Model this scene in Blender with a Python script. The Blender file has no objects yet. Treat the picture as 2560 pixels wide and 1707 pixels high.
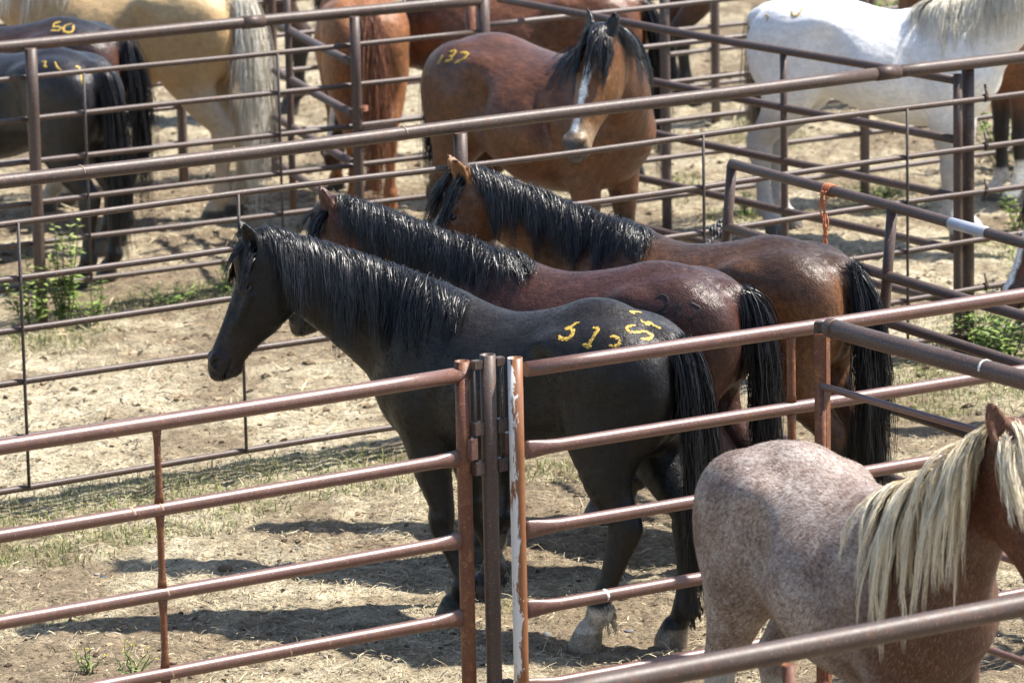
import bpy, bmesh, math, random
import numpy as np
from mathutils import Vector, Matrix, Euler
from mathutils.bvhtree import BVHTree

# ------------------------------------------------------------------ camera, sky, sun, exposure
CAM_H, FOC, PITCH, ROLL = 5.6, 11617.06, math.radians(11.6602), math.radians(1.176)   # focal length in photo pixels (2560 wide)
scene = bpy.context.scene
_cp, _sp = math.cos(PITCH), math.sin(PITCH)
_f = np.array([0, _cp, -_sp]); _r = np.array([1., 0, 0]); _d = np.cross(_f, _r)
CF, CR, CD = _f, math.cos(ROLL)*_r+math.sin(ROLL)*_d, -math.sin(ROLL)*_r+math.cos(ROLL)*_d
cam_data = bpy.data.cameras.new('camera'); cam = bpy.data.objects.new('camera', cam_data); scene.collection.objects.link(cam)
cam.matrix_world = Matrix(((CR[0], -CD[0], -CF[0], 0), (CR[1], -CD[1], -CF[1], 0), (CR[2], -CD[2], -CF[2], CAM_H), (0, 0, 0, 1)))
cam_data.sensor_width = 36; cam_data.lens = FOC/2560*36; cam_data.clip_start = .5; cam_data.clip_end = 3000
cam_data.dof.use_dof = True; cam_data.dof.focus_distance = 20.6; cam_data.dof.aperture_fstop = 4.8
scene.camera = cam

SUN_AZ, SUN_EL = math.radians(13), math.radians(59)      # high sun from the right
sdir = Vector((math.cos(SUN_AZ)*math.cos(SUN_EL), math.sin(SUN_AZ)*math.cos(SUN_EL), math.sin(SUN_EL)))
world = bpy.data.worlds.new('World'); scene.world = world; world.use_nodes = True
wn = world.node_tree.nodes; wl = world.node_tree.links
for nd in list(wn): wn.remove(nd)
sky = wn.new('ShaderNodeTexSky'); sky.sky_type = 'NISHITA'; sky.sun_disc = False
sky.sun_elevation = SUN_EL; sky.sun_rotation = math.pi/2-SUN_AZ
bg = wn.new('ShaderNodeBackground'); bg.inputs['Strength'].default_value = .10
out = wn.new('ShaderNodeOutputWorld'); wl.new(sky.outputs[0], bg.inputs[0]); wl.new(bg.outputs[0], out.inputs[0])
sun_data = bpy.data.lights.new('sun', 'SUN'); sun_data.energy = 4.8; sun_data.angle = math.radians(1.1); sun_data.color = (1, .95, .87)
sun = bpy.data.objects.new('sun', sun_data); scene.collection.objects.link(sun); sun.location = (20, 20, 30)
sun.rotation_euler = sdir.to_track_quat('Z', 'Y').to_euler()
vs = scene.view_settings; vs.view_transform = 'Standard'; vs.look = 'None'; vs.exposure = 1.14; vs.gamma = 1; vs.use_curve_mapping = False
cy = scene.cycles; cy.max_bounces = 5; cy.diffuse_bounces = 3; cy.glossy_bounces = 2; cy.transmission_bounces = 1

# ------------------------------------------------------------------ helpers
COLL = scene.collection
def ray(u, v): return CF+CR*((u-1280)/FOC)+CD*((v-853.5)/FOC)
def on_z(u, v, z=0.):
    w = ray(u, v); return np.array([0, 0, CAM_H])+w*((z-CAM_H)/w[2])
def on_y(u, v, y):
    w = ray(u, v); return np.array([0, 0, CAM_H])+w*(y/w[1])
def put(o, parent=None, label=None, cat=None, group=None, kind=None):
    if o.name not in COLL.objects: COLL.objects.link(o)
    if parent is not None: o.parent = parent
    if label: o['label'] = label
    if cat: o['category'] = cat
    if group: o['group'] = group
    if kind: o['kind'] = kind
    return o
def obj(name, me, mat, parent=None, **kw):
    o = bpy.data.objects.new(name, me)
    if mat is not None and not me.materials: me.materials.append(mat)
    return put(o, parent, **kw)
def empty(name, loc=(0, 0, 0), rz=0., **kw):
    o = bpy.data.objects.new(name, None); o.location = loc; o.rotation_euler = (0, 0, rz); o.empty_display_size = .2
    return put(o, **kw)

# ------------------------------------------------------------------ materials
class N:
    def __init__(s, name):
        s.m = bpy.data.materials.new(name); s.m.use_nodes = True; s.t = s.m.node_tree; s.b = s.t.nodes['Principled BSDF']; s.o = s.t.nodes['Material Output']
    def n(s, ty, **kw):
        x = s.t.nodes.new(ty)
        for k, v in kw.items():
            if hasattr(x, k): setattr(x, k, v)
        return x
    def l(s, a, b): s.t.links.new(a, b)
    def coord(s, kind='Object', scale=(1, 1, 1), rot=(0, 0, 0)):
        c = s.n('ShaderNodeTexCoord'); mp = s.n('ShaderNodeMapping'); mp.inputs['Scale'].default_value = scale; mp.inputs['Rotation'].default_value = rot
        s.l(c.outputs[kind], mp.inputs[0]); return mp.outputs[0]
    def noise(s, co, scale, detail=4, rough=.55, dist=0.):
        x = s.n('ShaderNodeTexNoise'); x.inputs['Scale'].default_value = scale; x.inputs['Detail'].default_value = detail
        x.inputs['Roughness'].default_value = rough; x.inputs['Distortion'].default_value = dist; s.l(co, x.inputs['Vector']); return x.outputs['Fac']
    def ramp(s, fac, stops):
        x = s.n('ShaderNodeValToRGB'); e = x.color_ramp.elements
        while len(e) < len(stops): e.new(.5)
        for i, (p, c) in enumerate(stops): e[i].position = p; e[i].color = (*c, 1) if len(c) == 3 else c
        s.l(fac, x.inputs[0]); return x.outputs[0]
    def mix(s, fac, a, b, mode='MIX'):
        x = s.n('ShaderNodeMix'); x.data_type = 'RGBA'; x.blend_type = mode
        for v, i in ((fac, 0), (a, 6), (b, 7)):
            if isinstance(v, (int, float)): x.inputs[i].default_value = v
            elif isinstance(v, tuple): x.inputs[i].default_value = (*v, 1)
            else: s.l(v, x.inputs[i])
        return x.outputs[2]
    def math(s, op, a, b=0.):
        x = s.n('ShaderNodeMath'); x.operation = op
        for v, i in ((a, 0), (b, 1)):
            if isinstance(v, (int, float)): x.inputs[i].default_value = v
            else: s.l(v, x.inputs[i])
        return x.outputs[0]
    def bump(s, h, strength, dist=.01, prev=None):
        x = s.n('ShaderNodeBump'); x.inputs['Strength'].default_value = strength; x.inputs['Distance'].default_value = dist
        s.l(h, x.inputs['Height'])
        if prev is not None: s.l(prev, x.inputs['Normal'])
        return x.outputs[0]
    def set(s, **kw):
        for k, v in kw.items():
            k = k.replace('_', ' ')
            if isinstance(v, (int, float)): s.b.inputs[k].default_value = v
            elif isinstance(v, tuple): s.b.inputs[k].default_value = (*v, 1)
            else: s.l(v, s.b.inputs[k])
        return s.m

def mat_coat(name, rough=.42, roan=0., spec=.5, var=.35, dust=.0, con=1.):
    k = N(name); at = k.n('ShaderNodeVertexColor'); at.layer_name = 'Col'
    co = k.coord(scale=(1, 1, 1)); fs = 2.4 if roan else 1.; fur = k.coord(scale=(.28, 1, .45), rot=(0, .35, 0))
    big = k.noise(co, 5, 3, .6); mid = k.noise(fur, 60*fs, 2, .65); fine = k.noise(fur, 300*fs, 1, .6)
    v = k.ramp(big, [(.25, (1-var,)*3), (.75, (1+var*.6,)*3)])
    c = k.mix(1., at.outputs[0], v, 'MULTIPLY')
    v2 = k.ramp(mid, [(.3, (1-.34*con,)*3), (.7, (1+.35*con,)*3)]); c = k.mix(1., c, v2, 'MULTIPLY')
    v3 = k.ramp(fine, [(.3, (1-.3*con,)*3), (.7, (1+.35*con,)*3)]); c = k.mix(1., c, v3, 'MULTIPLY')
    if roan:
        r = k.math('ADD', k.math('MULTIPLY', big, .62), k.math('ADD', k.math('MULTIPLY', mid, .50), k.math('MULTIPLY', fine, .40)))
        al = at.outputs[1]
        r = k.ramp(r, [(.60, (0, 0, 0)), (1.02, (1, 1, 1))]); r = k.math('MULTIPLY', r, roan); r = k.math('MULTIPLY', r, al)
        c = k.mix(r, c, (.52, .465, .425))
    if dust: c = k.mix(k.math('MULTIPLY', k.ramp(big, [(.5, (0, 0, 0)), (.7, (1, 1, 1))]), dust), c, (.25, .17, .11))
    mus = k.noise(co, 7, 2, .55)
    b = k.bump(mus, .30, .06); b = k.bump(mid, .35, .008, b); b = k.bump(fine, .45, .005, b)
    k.l(b, k.b.inputs['Normal'])
    return k.set(Base_Color=c, Roughness=rough, Specular_IOR_Level=spec, Sheen_Weight=.03, Sheen_Roughness=.4)
def mat_hair(name, rough=.38, spec=.44):
    k = N(name); at = k.n('ShaderNodeVertexColor'); at.layer_name = 'Col'
    return k.set(Base_Color=at.outputs[0], Roughness=rough, Specular_IOR_Level=spec)
def mat_plain(name, col, rough=.5, spec=.5, metal=0.):
    k = N(name); return k.set(Base_Color=col, Roughness=rough, Specular_IOR_Level=spec, Metallic=metal)
M_COAT = mat_coat('horse_coat', rough=.48, spec=.38); M_ROAN = mat_coat('roan_coat', roan=1., rough=.55, spec=.25, var=.22, con=.6); M_SHINY = mat_coat('glossy_coat', rough=.37, spec=.42, var=.38)
M_BLACK = mat_coat('black_coat', rough=.41, spec=.36, var=.55)
M_PALE = mat_coat('pale_coat', rough=.5, spec=.35, var=.10, con=.35)
M_FUR = mat_hair('short_coat_hair', .5, .35); M_HAIR = mat_hair('mane_hair'); M_EYE = mat_plain('eye', (.008, .005, .004), .14, .5)
# ------------------------------------------------------------------ horse body: distance field -> one continuous mesh
def vec(*a): return np.array(a, dtype=np.float64)
def nrm(v):
    v = np.asarray(v, float); return v/(np.linalg.norm(v)+1e-12)
def catmull(P, n):
    P = np.asarray(P, float); m = len(P)
    Q = np.vstack([2*P[0]-P[1], P, 2*P[-1]-P[-2]])
    out = []
    for i in range(m-1):
        a, b, c, d = Q[i], Q[i+1], Q[i+2], Q[i+3]
        for j in range(n):
            t = j/n
            out.append(0.5*(2*b+(c-a)*t+(2*a-5*b+4*c-d)*t*t+(3*b-a-3*c+d)*t**3))
    out.append(P[-1]); return np.array(out)

class Field:
    def __init__(s, lo, hi, res):
        s.res = res; s.lo = np.array(lo, float); s.dim = np.ceil((np.array(hi)-s.lo)/res).astype(int)+1
        s.ax = [(s.lo[i]+np.arange(s.dim[i])*res).astype(np.float32) for i in range(3)]
        s.D = np.full(s.dim, 10.0, np.float32)
    def sub(s, lo, hi):
        a = np.maximum(np.floor((np.array(lo)-s.lo)/s.res).astype(int), 0)
        b = np.minimum(np.ceil((np.array(hi)-s.lo)/s.res).astype(int)+1, s.dim)
        return None if (b <= a).any() else tuple(slice(i, j) for i, j in zip(a, b))
    def grid(s, sl):
        return (s.ax[0][sl[0]][:, None, None], s.ax[1][sl[1]][None, :, None], s.ax[2][sl[2]][None, None, :])
    def put(s, sl, d, k, cut=False):
        A = s.D[sl]
        if cut:
            d = -d; h = np.maximum(k-np.abs(A-d), 0)/k; s.D[sl] = np.maximum(A, d)+h*h*k*.25
        elif k <= 0: s.D[sl] = np.minimum(A, d)
        else:
            h = np.maximum(k-np.abs(A-d), 0)/k; s.D[sl] = np.minimum(A, d)-h*h*k*.25
    def ell(s, c, r, k=.03, axes=None, cut=False, m=.05):
        c = np.array(c, float); r = np.array(r, float)
        if axes is None: axes = np.eye(3)
        axes = np.array(axes, float); R = np.sqrt((axes**2*r[:, None]**2).sum(0))+m+k
        sl = s.sub(c-R, c+R)
        if sl is None: return
        X, Y, Z = s.grid(sl); q = []
        for i in range(3): q.append((X-c[0])*axes[i][0]+(Y-c[1])*axes[i][1]+(Z-c[2])*axes[i][2])
        k0 = np.sqrt(sum((q[i]/r[i])**2 for i in range(3)))+1e-6; k1 = np.sqrt(sum((q[i]/r[i]**2)**2 for i in range(3)))+1e-6
        s.put(sl, (k0*(k0-1)/k1).astype(np.float32), k, cut)
    def sweep(s, P, a, b, L, k=.03, n=4, cut=False, m=.05):
        """elliptical tube along P: lateral radius a (along L), depth radius b"""
        P = np.asarray(P, float); N = len(P); L = np.asarray(L, float)
        if L.ndim == 1: L = np.repeat(L[None], N, 0)
        T = catmull(np.hstack([P, np.array(a, float)[:, None], np.array(b, float)[:, None], L]), n)
        P, a, b, L = T[:, :3], np.maximum(T[:, 3], .003), np.maximum(T[:, 4], .003), T[:, 5:8]
        L = L/np.linalg.norm(L, axis=1)[:, None]
        R = np.maximum(a, b).max()+m+k
        sl = s.sub(P.min(0)-R, P.max(0)+R)
        if sl is None: return
        o = [x.start for x in sl]; shp = [x.stop-x.start for x in sl]
        tmp = np.full(shp, 10.0, np.float32)
        for i in range(len(P)-1):
            A, B = P[i], P[i+1]; r = max(a[i], a[i+1], b[i], b[i+1])+m+k
            ss = s.sub(np.minimum(A, B)-r, np.maximum(A, B)+r)
            if ss is None: continue
            X, Y, Z = s.grid(ss); d = B-A; dd = d@d+1e-12
            t = ((X-A[0])*d[0]+(Y-A[1])*d[1]+(Z-A[2])*d[2])/dd
            lo = -.5 if i == 0 and False else 0.
            t = np.clip(t, 0, 1)
            ox = X-A[0]-t*d[0]; oy = Y-A[1]-t*d[1]; oz = Z-A[2]-t*d[2]
            l = ox*L[i][0]+oy*L[i][1]+oz*L[i][2]; mm = np.maximum(ox*ox+oy*oy+oz*oz-l*l, 0)
            aa = a[i]+(a[i+1]-a[i])*t; bb = b[i]+(b[i+1]-b[i])*t
            k0 = np.sqrt((l/aa)**2+mm/bb**2)+1e-6; k1 = np.sqrt((l/aa**2)**2+mm/bb**4)+1e-6
            dist = (k0*(k0-1)/k1).astype(np.float32)
            ts = tuple(slice(x.start-q, x.stop-q) for x, q in zip(ss, o))
            tmp[ts] = np.minimum(tmp[ts], dist)
        s.put(sl, tmp, k, cut)
    def torso(s, st, k=.03):
        st = catmull(np.array(st, float), 6); st = st[np.argsort(st[:, 0])]
        x0, x1 = st[0, 0], st[-1, 0]
        sl = s.sub((x0-.1, -.45, .5), (x1+.1, .45, 1.75)); X, Y, Z = s.grid(sl)
        g = lambda i: np.interp(X, st[:, 0], st[:, i])
        c = (g(1)+g(2))*.5; h = np.maximum((g(1)-g(2))*.5, .02); a = np.maximum(g(3), .02); kt = g(4)
        t = (Z-c)/h
        ae = a*(1-kt*np.clip(t, 0, 1.2)**1.5)*(1-.10*np.clip(-t, 0, 1)**2)
        ex = np.maximum(np.maximum(x0-X, X-x1), 0)
        k0 = np.sqrt((Y/ae)**2+t*t+(ex/.03)**2)+1e-6; k1 = np.sqrt((Y/ae**2)**2+(t/h)**2+(ex/.03**2)**2)+1e-6
        s.put(sl, (k0*(k0-1)/k1).astype(np.float32), k)
    def sample(s, P):
        """trilinear value and gradient"""
        q = (np.asarray(P)-s.lo)/s.res; i = np.clip(np.floor(q).astype(int), 0, s.dim-2); f = np.clip(q-i, 0, 1)
        D = s.D; x, y, z = i.T; fx, fy, fz = f.T
        c = [[[D[x+a, y+b, z+d] for d in (0, 1)] for b in (0, 1)] for a in (0, 1)]
        def L(a, b, t): return a+(b-a)*t
        v = L(L(L(c[0][0][0], c[0][0][1], fz), L(c[0][1][0], c[0][1][1], fz), fy), L(L(c[1][0][0], c[1][0][1], fz), L(c[1][1][0], c[1][1][1], fz), fy), fx)
        gx = L(L(c[1][0][0]-c[0][0][0], c[1][0][1]-c[0][0][1], fz), L(c[1][1][0]-c[0][1][0], c[1][1][1]-c[0][1][1], fz), fy)
        gy = L(L(c[0][1][0]-c[0][0][0], c[0][1][1]-c[0][0][1], fz), L(c[1][1][0]-c[1][0][0], c[1][1][1]-c[1][0][1], fz), fx)
        gz = L(L(c[0][0][1]-c[0][0][0], c[0][1][1]-c[0][1][0], fy), L(c[1][0][1]-c[1][0][0], c[1][1][1]-c[1][1][0], fy), fx)
        G = np.stack([gx, gy, gz], 1)/s.res
        G = G/(np.linalg.norm(G, axis=1)[:, None]+1e-9)
        return v, G
    def nets(s):
        D = s.D; I = D < 0; n = s.dim
        S = np.zeros(n-1, np.int8)
        for a in (0, 1):
            for b in (0, 1):
                for c in (0, 1): S += I[a:n[0]-1+a, b:n[1]-1+b, c:n[2]-1+c]
        act = (S > 0) & (S < 8); idx = np.full(act.shape, -1, np.int64); cells = np.argwhere(act); idx[act] = np.arange(len(cells))
        acc = np.zeros((len(cells), 3)); cnt = np.zeros(len(cells)); x, y, z = cells.T
        for (a, b) in [((0,0,0),(1,0,0)),((0,1,0),(1,1,0)),((0,0,1),(1,0,1)),((0,1,1),(1,1,1)),((0,0,0),(0,1,0)),((1,0,0),(1,1,0)),((0,0,1),(0,1,1)),((1,0,1),(1,1,1)),((0,0,0),(0,0,1)),((1,0,0),(1,0,1)),((0,1,0),(0,1,1)),((1,1,0),(1,1,1))]:
            va = np.clip(D[x+a[0], y+a[1], z+a[2]], -1, 1); vb = np.clip(D[x+b[0], y+b[1], z+b[2]], -1, 1)
            m = (va < 0) != (vb < 0); t = np.where(m, va/(va-vb+1e-12), 0)
            p = np.array(a)[None]+t[:, None]*(np.array(b)-np.array(a))[None]
            acc[m] += p[m]; cnt[m] += 1
        V = s.lo+(cells+acc/np.maximum(cnt, 1)[:, None])*s.res
        F = []
        for ax in range(3):
            u, w = [(1, 2), (2, 0), (0, 1)][ax]
            sa = [slice(1, n[i]-1) for i in range(3)]; sb = list(sa); sa[ax] = slice(0, n[ax]-1); sb[ax] = slice(1, n[ax])
            ia, ib = I[tuple(sa)], I[tuple(sb)]
            for flip, m in ((0, ia & ~ib), (1, ~ia & ib)):
                e = np.argwhere(m); off = np.ones(3, int); off[ax] = 0; e = e+off
                eu = np.zeros(3, int); eu[u] = 1; ew = np.zeros(3, int); ew[w] = 1
                q = [e-eu-ew, e-ew, e, e-eu]
                q = np.stack([idx[tuple(c.T)] for c in q], 1)
                F.append(q[:, ::-1] if flip else q)
        F = np.vstack(F); F = F[(F >= 0).all(1)]
        for _ in range(2):
            d, G = s.sample(V); V = V-G*np.clip(d, -s.res, s.res)[:, None]*.8
        return V, F

def mesh_np(name, V, F, smooth=True, col=None):
    me = bpy.data.meshes.new(name); V = np.asarray(V, np.float32); F = np.asarray(F, np.int32); k = F.shape[1]
    me.vertices.add(len(V)); me.vertices.foreach_set('co', V.ravel())
    me.loops.add(F.size); me.loops.foreach_set('vertex_index', F.ravel())
    me.polygons.add(len(F)); me.polygons.foreach_set('loop_start', np.arange(len(F), dtype=np.int32)*k)
    me.polygons.foreach_set('use_smooth', np.full(len(F), smooth))
    me.update(calc_edges=True)
    if col is not None:
        at = me.color_attributes.new('Col', 'FLOAT_COLOR', 'POINT')
        c = np.ones((len(V), 4), np.float32); c[:, :3] = col; at.data.foreach_set('color', c.ravel())
    return me

def sstep(a, b, x):
    t = np.clip((x-a)/(b-a), 0, 1); return t*t*(3-2*t)
def dirv(p, y): p, y = math.radians(p), math.radians(y); return vec(math.cos(p)*math.cos(y), math.cos(p)*math.sin(y), math.sin(p))

TORSO = [  # x, top, bottom, half width, taper of the top
 (-.755, 1.24, 1.00, .03, .1), (-.72, 1.335, .93, .10, .15), (-.65, 1.385, .88, .17, .2), (-.55, 1.44, .84, .245, .25), (-.42, 1.49, .85, .275, .25),
 (-.28, 1.495, .87, .275, .22), (-.12, 1.455, .84, .275, .15), (.06, 1.425, .785, .295, .15), (.24, 1.42, .735, .29, .2),
 (.38, 1.455, .715, .255, .4), (.49, 1.475, .715, .225, .55), (.60, 1.43, .74, .21, .5), (.70, 1.30, .80, .18, .3), (.76, 1.14, .90, .10, .2)]

def build_horse_field(h):
    """h: pose dictionary -> Field, info"""
    sc = h.get('res', .014); info = {}
    belly = h.get('belly', 0.); fat = h.get('fat', 1.)
    # ---- neck chain
    nk = h['neck']            # list of (length, pitch, yaw)
    P = [vec(.40, 0, 1.10)]
    base2 = vec(.56, 0, 1.20) + vec(0, .02*math.sin(math.radians(nk[0][2])), 0)
    P.append(base2)
    for ln, p, y in nk: P.append(P[-1]+ln*dirv(p, y))
    m = len(P); NP = np.array(P)
    T = np.gradient(NP, axis=0); T = T/np.linalg.norm(T, axis=1)[:, None]
    hl = h.get('tilt', 0.)
    NL = np.array([nrm(np.cross([0, 0, 1], t)) for t in T]); NL[0] = NL[1] = vec(0, 1, 0)
    tt = np.linspace(0, 1, m)
    na = np.interp(tt, [0, .2, .45, .7, 1], [.18, .165, .115, .09, .075])*h.get('neckw', 1.)
    nb = np.interp(tt, [0, .2, .45, .7, 1], [.33, .305, .235, .175, .125])*h.get('neckd', 1.)
    NU = np.array([nrm(np.cross(t, l)) for t, l in zip(T, NL)])
    # ---- head frame
    hp, hy, hr = h['head']; ha = dirv(hp, hy); poll = P[-1]
    L = nrm(np.cross([0, 0, 1], ha)); L = L*math.cos(math.radians(hr))+np.cross(ha, L)*math.sin(math.radians(hr))
    n = nrm(np.cross(ha, L)); hs = h.get('headlen', 1.)
    if h.get('head_up') is not None: pass
    HC = lambda t, nn=0., l=0.: poll+ha*(t*hs)+n*(nn*hs)+L*(l*hs)
    info.update(poll=poll, ha=ha, n=n, L=L, hs=hs, NP=NP, NL=NL, NU=NU, nb=nb, na=na, HC=HC)
    # ---- legs
    legs = []
    FT = h.get('feet', {})    # name -> (dx, dy) of the hoof from the standard place
    for nm, sx, sy in (('lf', 1, 1), ('rf', 1, -1), ('lh', -1, 1), ('rh', -1, -1)):
        dx, dy = FT.get(nm, (0, 0))
        if sx > 0:
            el = vec(.50, .15*sy, .88); kn = vec(.535+dx*.5, .135*sy+dy*.5, .475); fe = vec(.535+dx, .13*sy+dy, .165)
            ft = [vec(.575+dx, .13*sy+dy, .10), vec(.592+dx, .13*sy+dy, .07), vec(.612+dx, .13*sy+dy, .0)]
            pts = [vec(.53, .13*sy, 1.05), el, el*.55+kn*.45+vec(.0, 0, 0), kn+vec(0, 0, .06), kn, kn-vec(0, 0, .06), kn*.45+fe*.55, fe+vec(0, 0, .04), fe]+ft
            a = [.10, .085, .062, .044, .045, .040, .027, .031, .037, .033, .045, .056]
            b = [.16, .125, .078, .05, .051, .045, .034, .038, .044, .038, .05, .062]
        else:
            st = vec(-.40, .19*sy, .93); hk = vec(-.70+dx*.6, .125*sy+dy*.6, .535); fe = vec(-.675+dx, .12*sy+dy, .175)
            ft = [vec(-.635+dx, .12*sy+dy, .10), vec(-.618+dx, .12*sy+dy, .07), vec(-.595+dx, .12*sy+dy, .0)]
            ga = (st*.45+hk*.55)+vec(-.015, 0, .0)
            pts = [vec(-.50, .14*sy, 1.17), vec(-.48, .165*sy, .98), ga+vec(.02, 0, .05), hk+vec(.005, 0, .05), hk, hk+(fe-hk)*.22, hk*.4+fe*.6, fe+vec(0, 0, .04), fe]+ft
            a = [.12, .115, .07, .044, .044, .037, .029, .034, .040, .034, .046, .057]
            b = [.26, .20, .10, .062, .068, .056, .039, .042, .048, .040, .051, .063]
        lg = h.get('leg', 1.2); a = a[:2]+[q*lg for q in a[2:]]; b = b[:2]+[q*lg for q in b[2:]]
        legs.append((nm, sx, sy, pts, a, b))
    allp = np.vstack([NP, [HC(.62), HC(.3, -.25), HC(-.22, .1, .1), HC(-.22, .1, -.1)]])
    lo = np.minimum(allp.min(0)-.18, vec(-.92, -.42, -.02)); hi = np.maximum(allp.max(0)+.18, vec(.85, .42, 1.6))
    for lg in legs: lo = np.minimum(lo, np.min(lg[3], 0)-.1); hi = np.maximum(hi, np.max(lg[3], 0)+.1)
    lo[2] = -.03
    f = Field(lo, hi, sc)
    st = np.array(TORSO); mid = np.exp(-((st[:, 0]-.02)/.32)**2)
    st[:, 3] *= (1+(fat-1)*1.0)*(1+.35*belly*mid); st[:, 2] -= .16*belly*mid
    st[:, 1] += h.get('croup', 0.)*np.exp(-((st[:, 0]+.38)/.25)**2)-h.get('sway', 0.)*np.exp(-((st[:, 0]-.12)/.22)**2)
    f.torso(st)
    # muscles of the rump and the shoulder
    f.ell((-.585, 0, 1.315), (.20, .15, .105), .09, axes=[nrm((1, 0, .38)), (0, 1, 0), nrm((-.38, 0, 1))])   # sacrum
    for sy in (1, -1):
        f.ell((-.45, .135*sy, 1.24), (.265, .16, .21), .05)
        f.ell((-.61, .115*sy, 1.12), (.165, .13, .25), .045)
        f.ell((-.41, .17*sy, .99), (.135, .108, .18), .045)
        f.sweep([(-.27, .195*sy, 1.34), (-.30, .228*sy, 1.2), (-.35, .232*sy, 1.03)], [.03]*3, [.036]*3, (0, 1, 0), .05, 3)   # edge of the thigh
        f.ell((-.26, .215*sy, 1.33), (.085, .05, .05), .10)          # point of hip
        f.sweep([(.46, .10*sy, 1.36), (.55, .145*sy, 1.20), (.655, .14*sy, 1.05)], [.062, .08, .072], [.10, .13, .10], (0, 1, 0), .05, 3)
        f.ell((.51, .165*sy, .98), (.13, .085, .15), .05)
        f.ell((-.17, .345*sy, 1.14), (.10, .09, .16), .10, cut=True)         # hollow of the flank
        f.ell((.33, .335*sy, 1.12), (.035, .07, .20), .07, cut=True, axes=[nrm((1, 0, .35)), (0, 1, 0), nrm((-.35, 0, 1))])   # behind the shoulder
        f.ell((.69, .085*sy, 1.0), (.085, .085, .12), .05)            # breast
    if h.get('dock', True): f.ell((-.735, 0, 1.345), (.10, .045, .05), .07, axes=[nrm((1, 0, .55)), (0, 1, 0), nrm((-.55, 0, 1))])   # dock
    f.sweep(NP, na, nb, NL, .09, 5)
    # throat / crest
    for nm, sx, sy, pts, a, b in legs:
        f.sweep(pts[:-3], a[:-3], b[:-3], (0, 1, 0), .055 if sx < 0 else .05, 4)
        f.sweep(pts[-4:], a[-4:], b[-4:], (0, 1, 0), .012, 3)
        fe = pts[-4]; kn = pts[4]
        if sx < 0: f.ell(kn+vec(-.055, 0, .035), (.028, .026, .05), .035)       # point of hock
        else: f.ell(kn+vec(.015, 0, 0), (.042, .045, .05), .02)
        f.ell(fe+vec(-.028, 0, -.012), (.034, .03, .045), .02)                 # fetlock tuft
        mdl = pts[6]; f.sweep([kn+vec(-.03, 0, -.07), mdl+vec(-.028, 0, 0), fe+vec(-.025, 0, .02)], [.014]*3, [.012]*3, (0, 1, 0), .02, 2)
        hf = pts[-1]
        f.sweep([hf+vec(-.012, 0, .055), hf+vec(0, 0, .02), hf+vec(.006, 0, -.012)], [.05, .058, .063], [.056, .066, .071], (0, 1, 0), .008, 2)
    # ---- head
    ts = [-.03, .06, .15, .24, .33, .42, .50, .56, .605]
    fr = [.052, .068, .068, .058, .05, .044, .041, .036, .014]
    dp = [.17, .255, .30, .285, .235, .195, .170, .155, .095]
    wd = [.056, .09, .095, .085, .070, .060, .058, .058, .038]
    f.sweep([HC(t, q-d*.5) for t, q, d in zip(ts, fr, dp)], np.array(wd)*hs, np.array(dp)*.5*hs, L, .05, 5)
    for s_ in (1, -1):
        f.ell(HC(.165, -.12, .047*s_), np.array((.13, .038, .12))*hs, .035, axes=[ha, L, n])      # jowl
        f.ell(HC(.135, .042, .07*s_), np.array((.05, .026, .03))*hs, .03, axes=[ha, L, n])           # brow
        f.ell(HC(.165, .015, .098*s_), np.array((.03, .012, .02))*hs, .012, axes=[ha, L, n], cut=True)
        f.sweep([HC(.19, -.005, .083*s_), HC(.29, -.01, .068*s_), HC(.37, -.008, .052*s_)], [.012]*3, [.012]*3, L, .03, 3)   # facial crest
        f.ell(HC(.548, .004, .047*s_), np.array((.042, .024, .038))*hs, .02, axes=[ha, L, n])        # nostril wing
        f.ell(HC(.565, .008, .069*s_), np.array((.031, .020, .020))*hs, .008, axes=[nrm(ha+n*.5), L, nrm(n-ha*.5)], cut=True)
        f.sweep([HC(.605, -.062, .03*s_), HC(.565, -.066, .056*s_), HC(.515, -.064, .062*s_)], [.013]*3, [.007]*3, L, .006, 3, cut=True)
    f.ell(HC(.555, -.105), np.array((.042, .038, .034))*hs, .02, axes=[ha, L, n])                    # chin
    f.sweep([HC(.608, -.062, -.04), HC(.614, -.062, 0), HC(.608, -.062, .04)], [.012]*3, [.006]*3, ha, .005, 3, cut=True)
    # ---- ears
    for i, s_ in enumerate((1, -1)):
        e = h.get('ears', ((60, 12), (60, 12)))[i]      # (angle from forehead normal towards the back, outward splay)
        a0, sp = math.radians(e[0]), math.radians(e[1])
        ed = nrm(-ha*math.sin(a0)+n*math.cos(a0)); ed = nrm(ed*math.cos(sp)+L*s_*math.sin(sp))
        tw = math.radians(e[2] if len(e) > 2 else 35)*s_
        el = nrm(np.cross(ed, np.cross(L, ed))); ef = nrm(np.cross(el, ed))
        if ef@n < 0: ef = -ef
        elr = el*math.cos(tw)-ef*math.sin(tw); efr = el*math.sin(tw)+ef*math.cos(tw)
        b0 = HC(.0, .03, .052*s_); ln = .185*hs
        f.sweep([b0-ed*.02, b0+ed*.3*ln, b0+ed*.62*ln-efr*.004, b0+ed*.86*ln, b0+ed*ln+efr*.004], [.032, .042, .038, .023, .004], [.032, .028, .02, .012, .004], elr, .016, 3)
        f.sweep([b0+ed*.25*ln+efr*.022, b0+ed*.5*ln+efr*.019, b0+ed*.78*ln+efr*.012, b0+ed*.95*ln+efr*.008], [.02, .03, .021, .005], [.017, .016, .011, .003], elr, .006, 3, cut=True)
    return f, info

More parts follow.
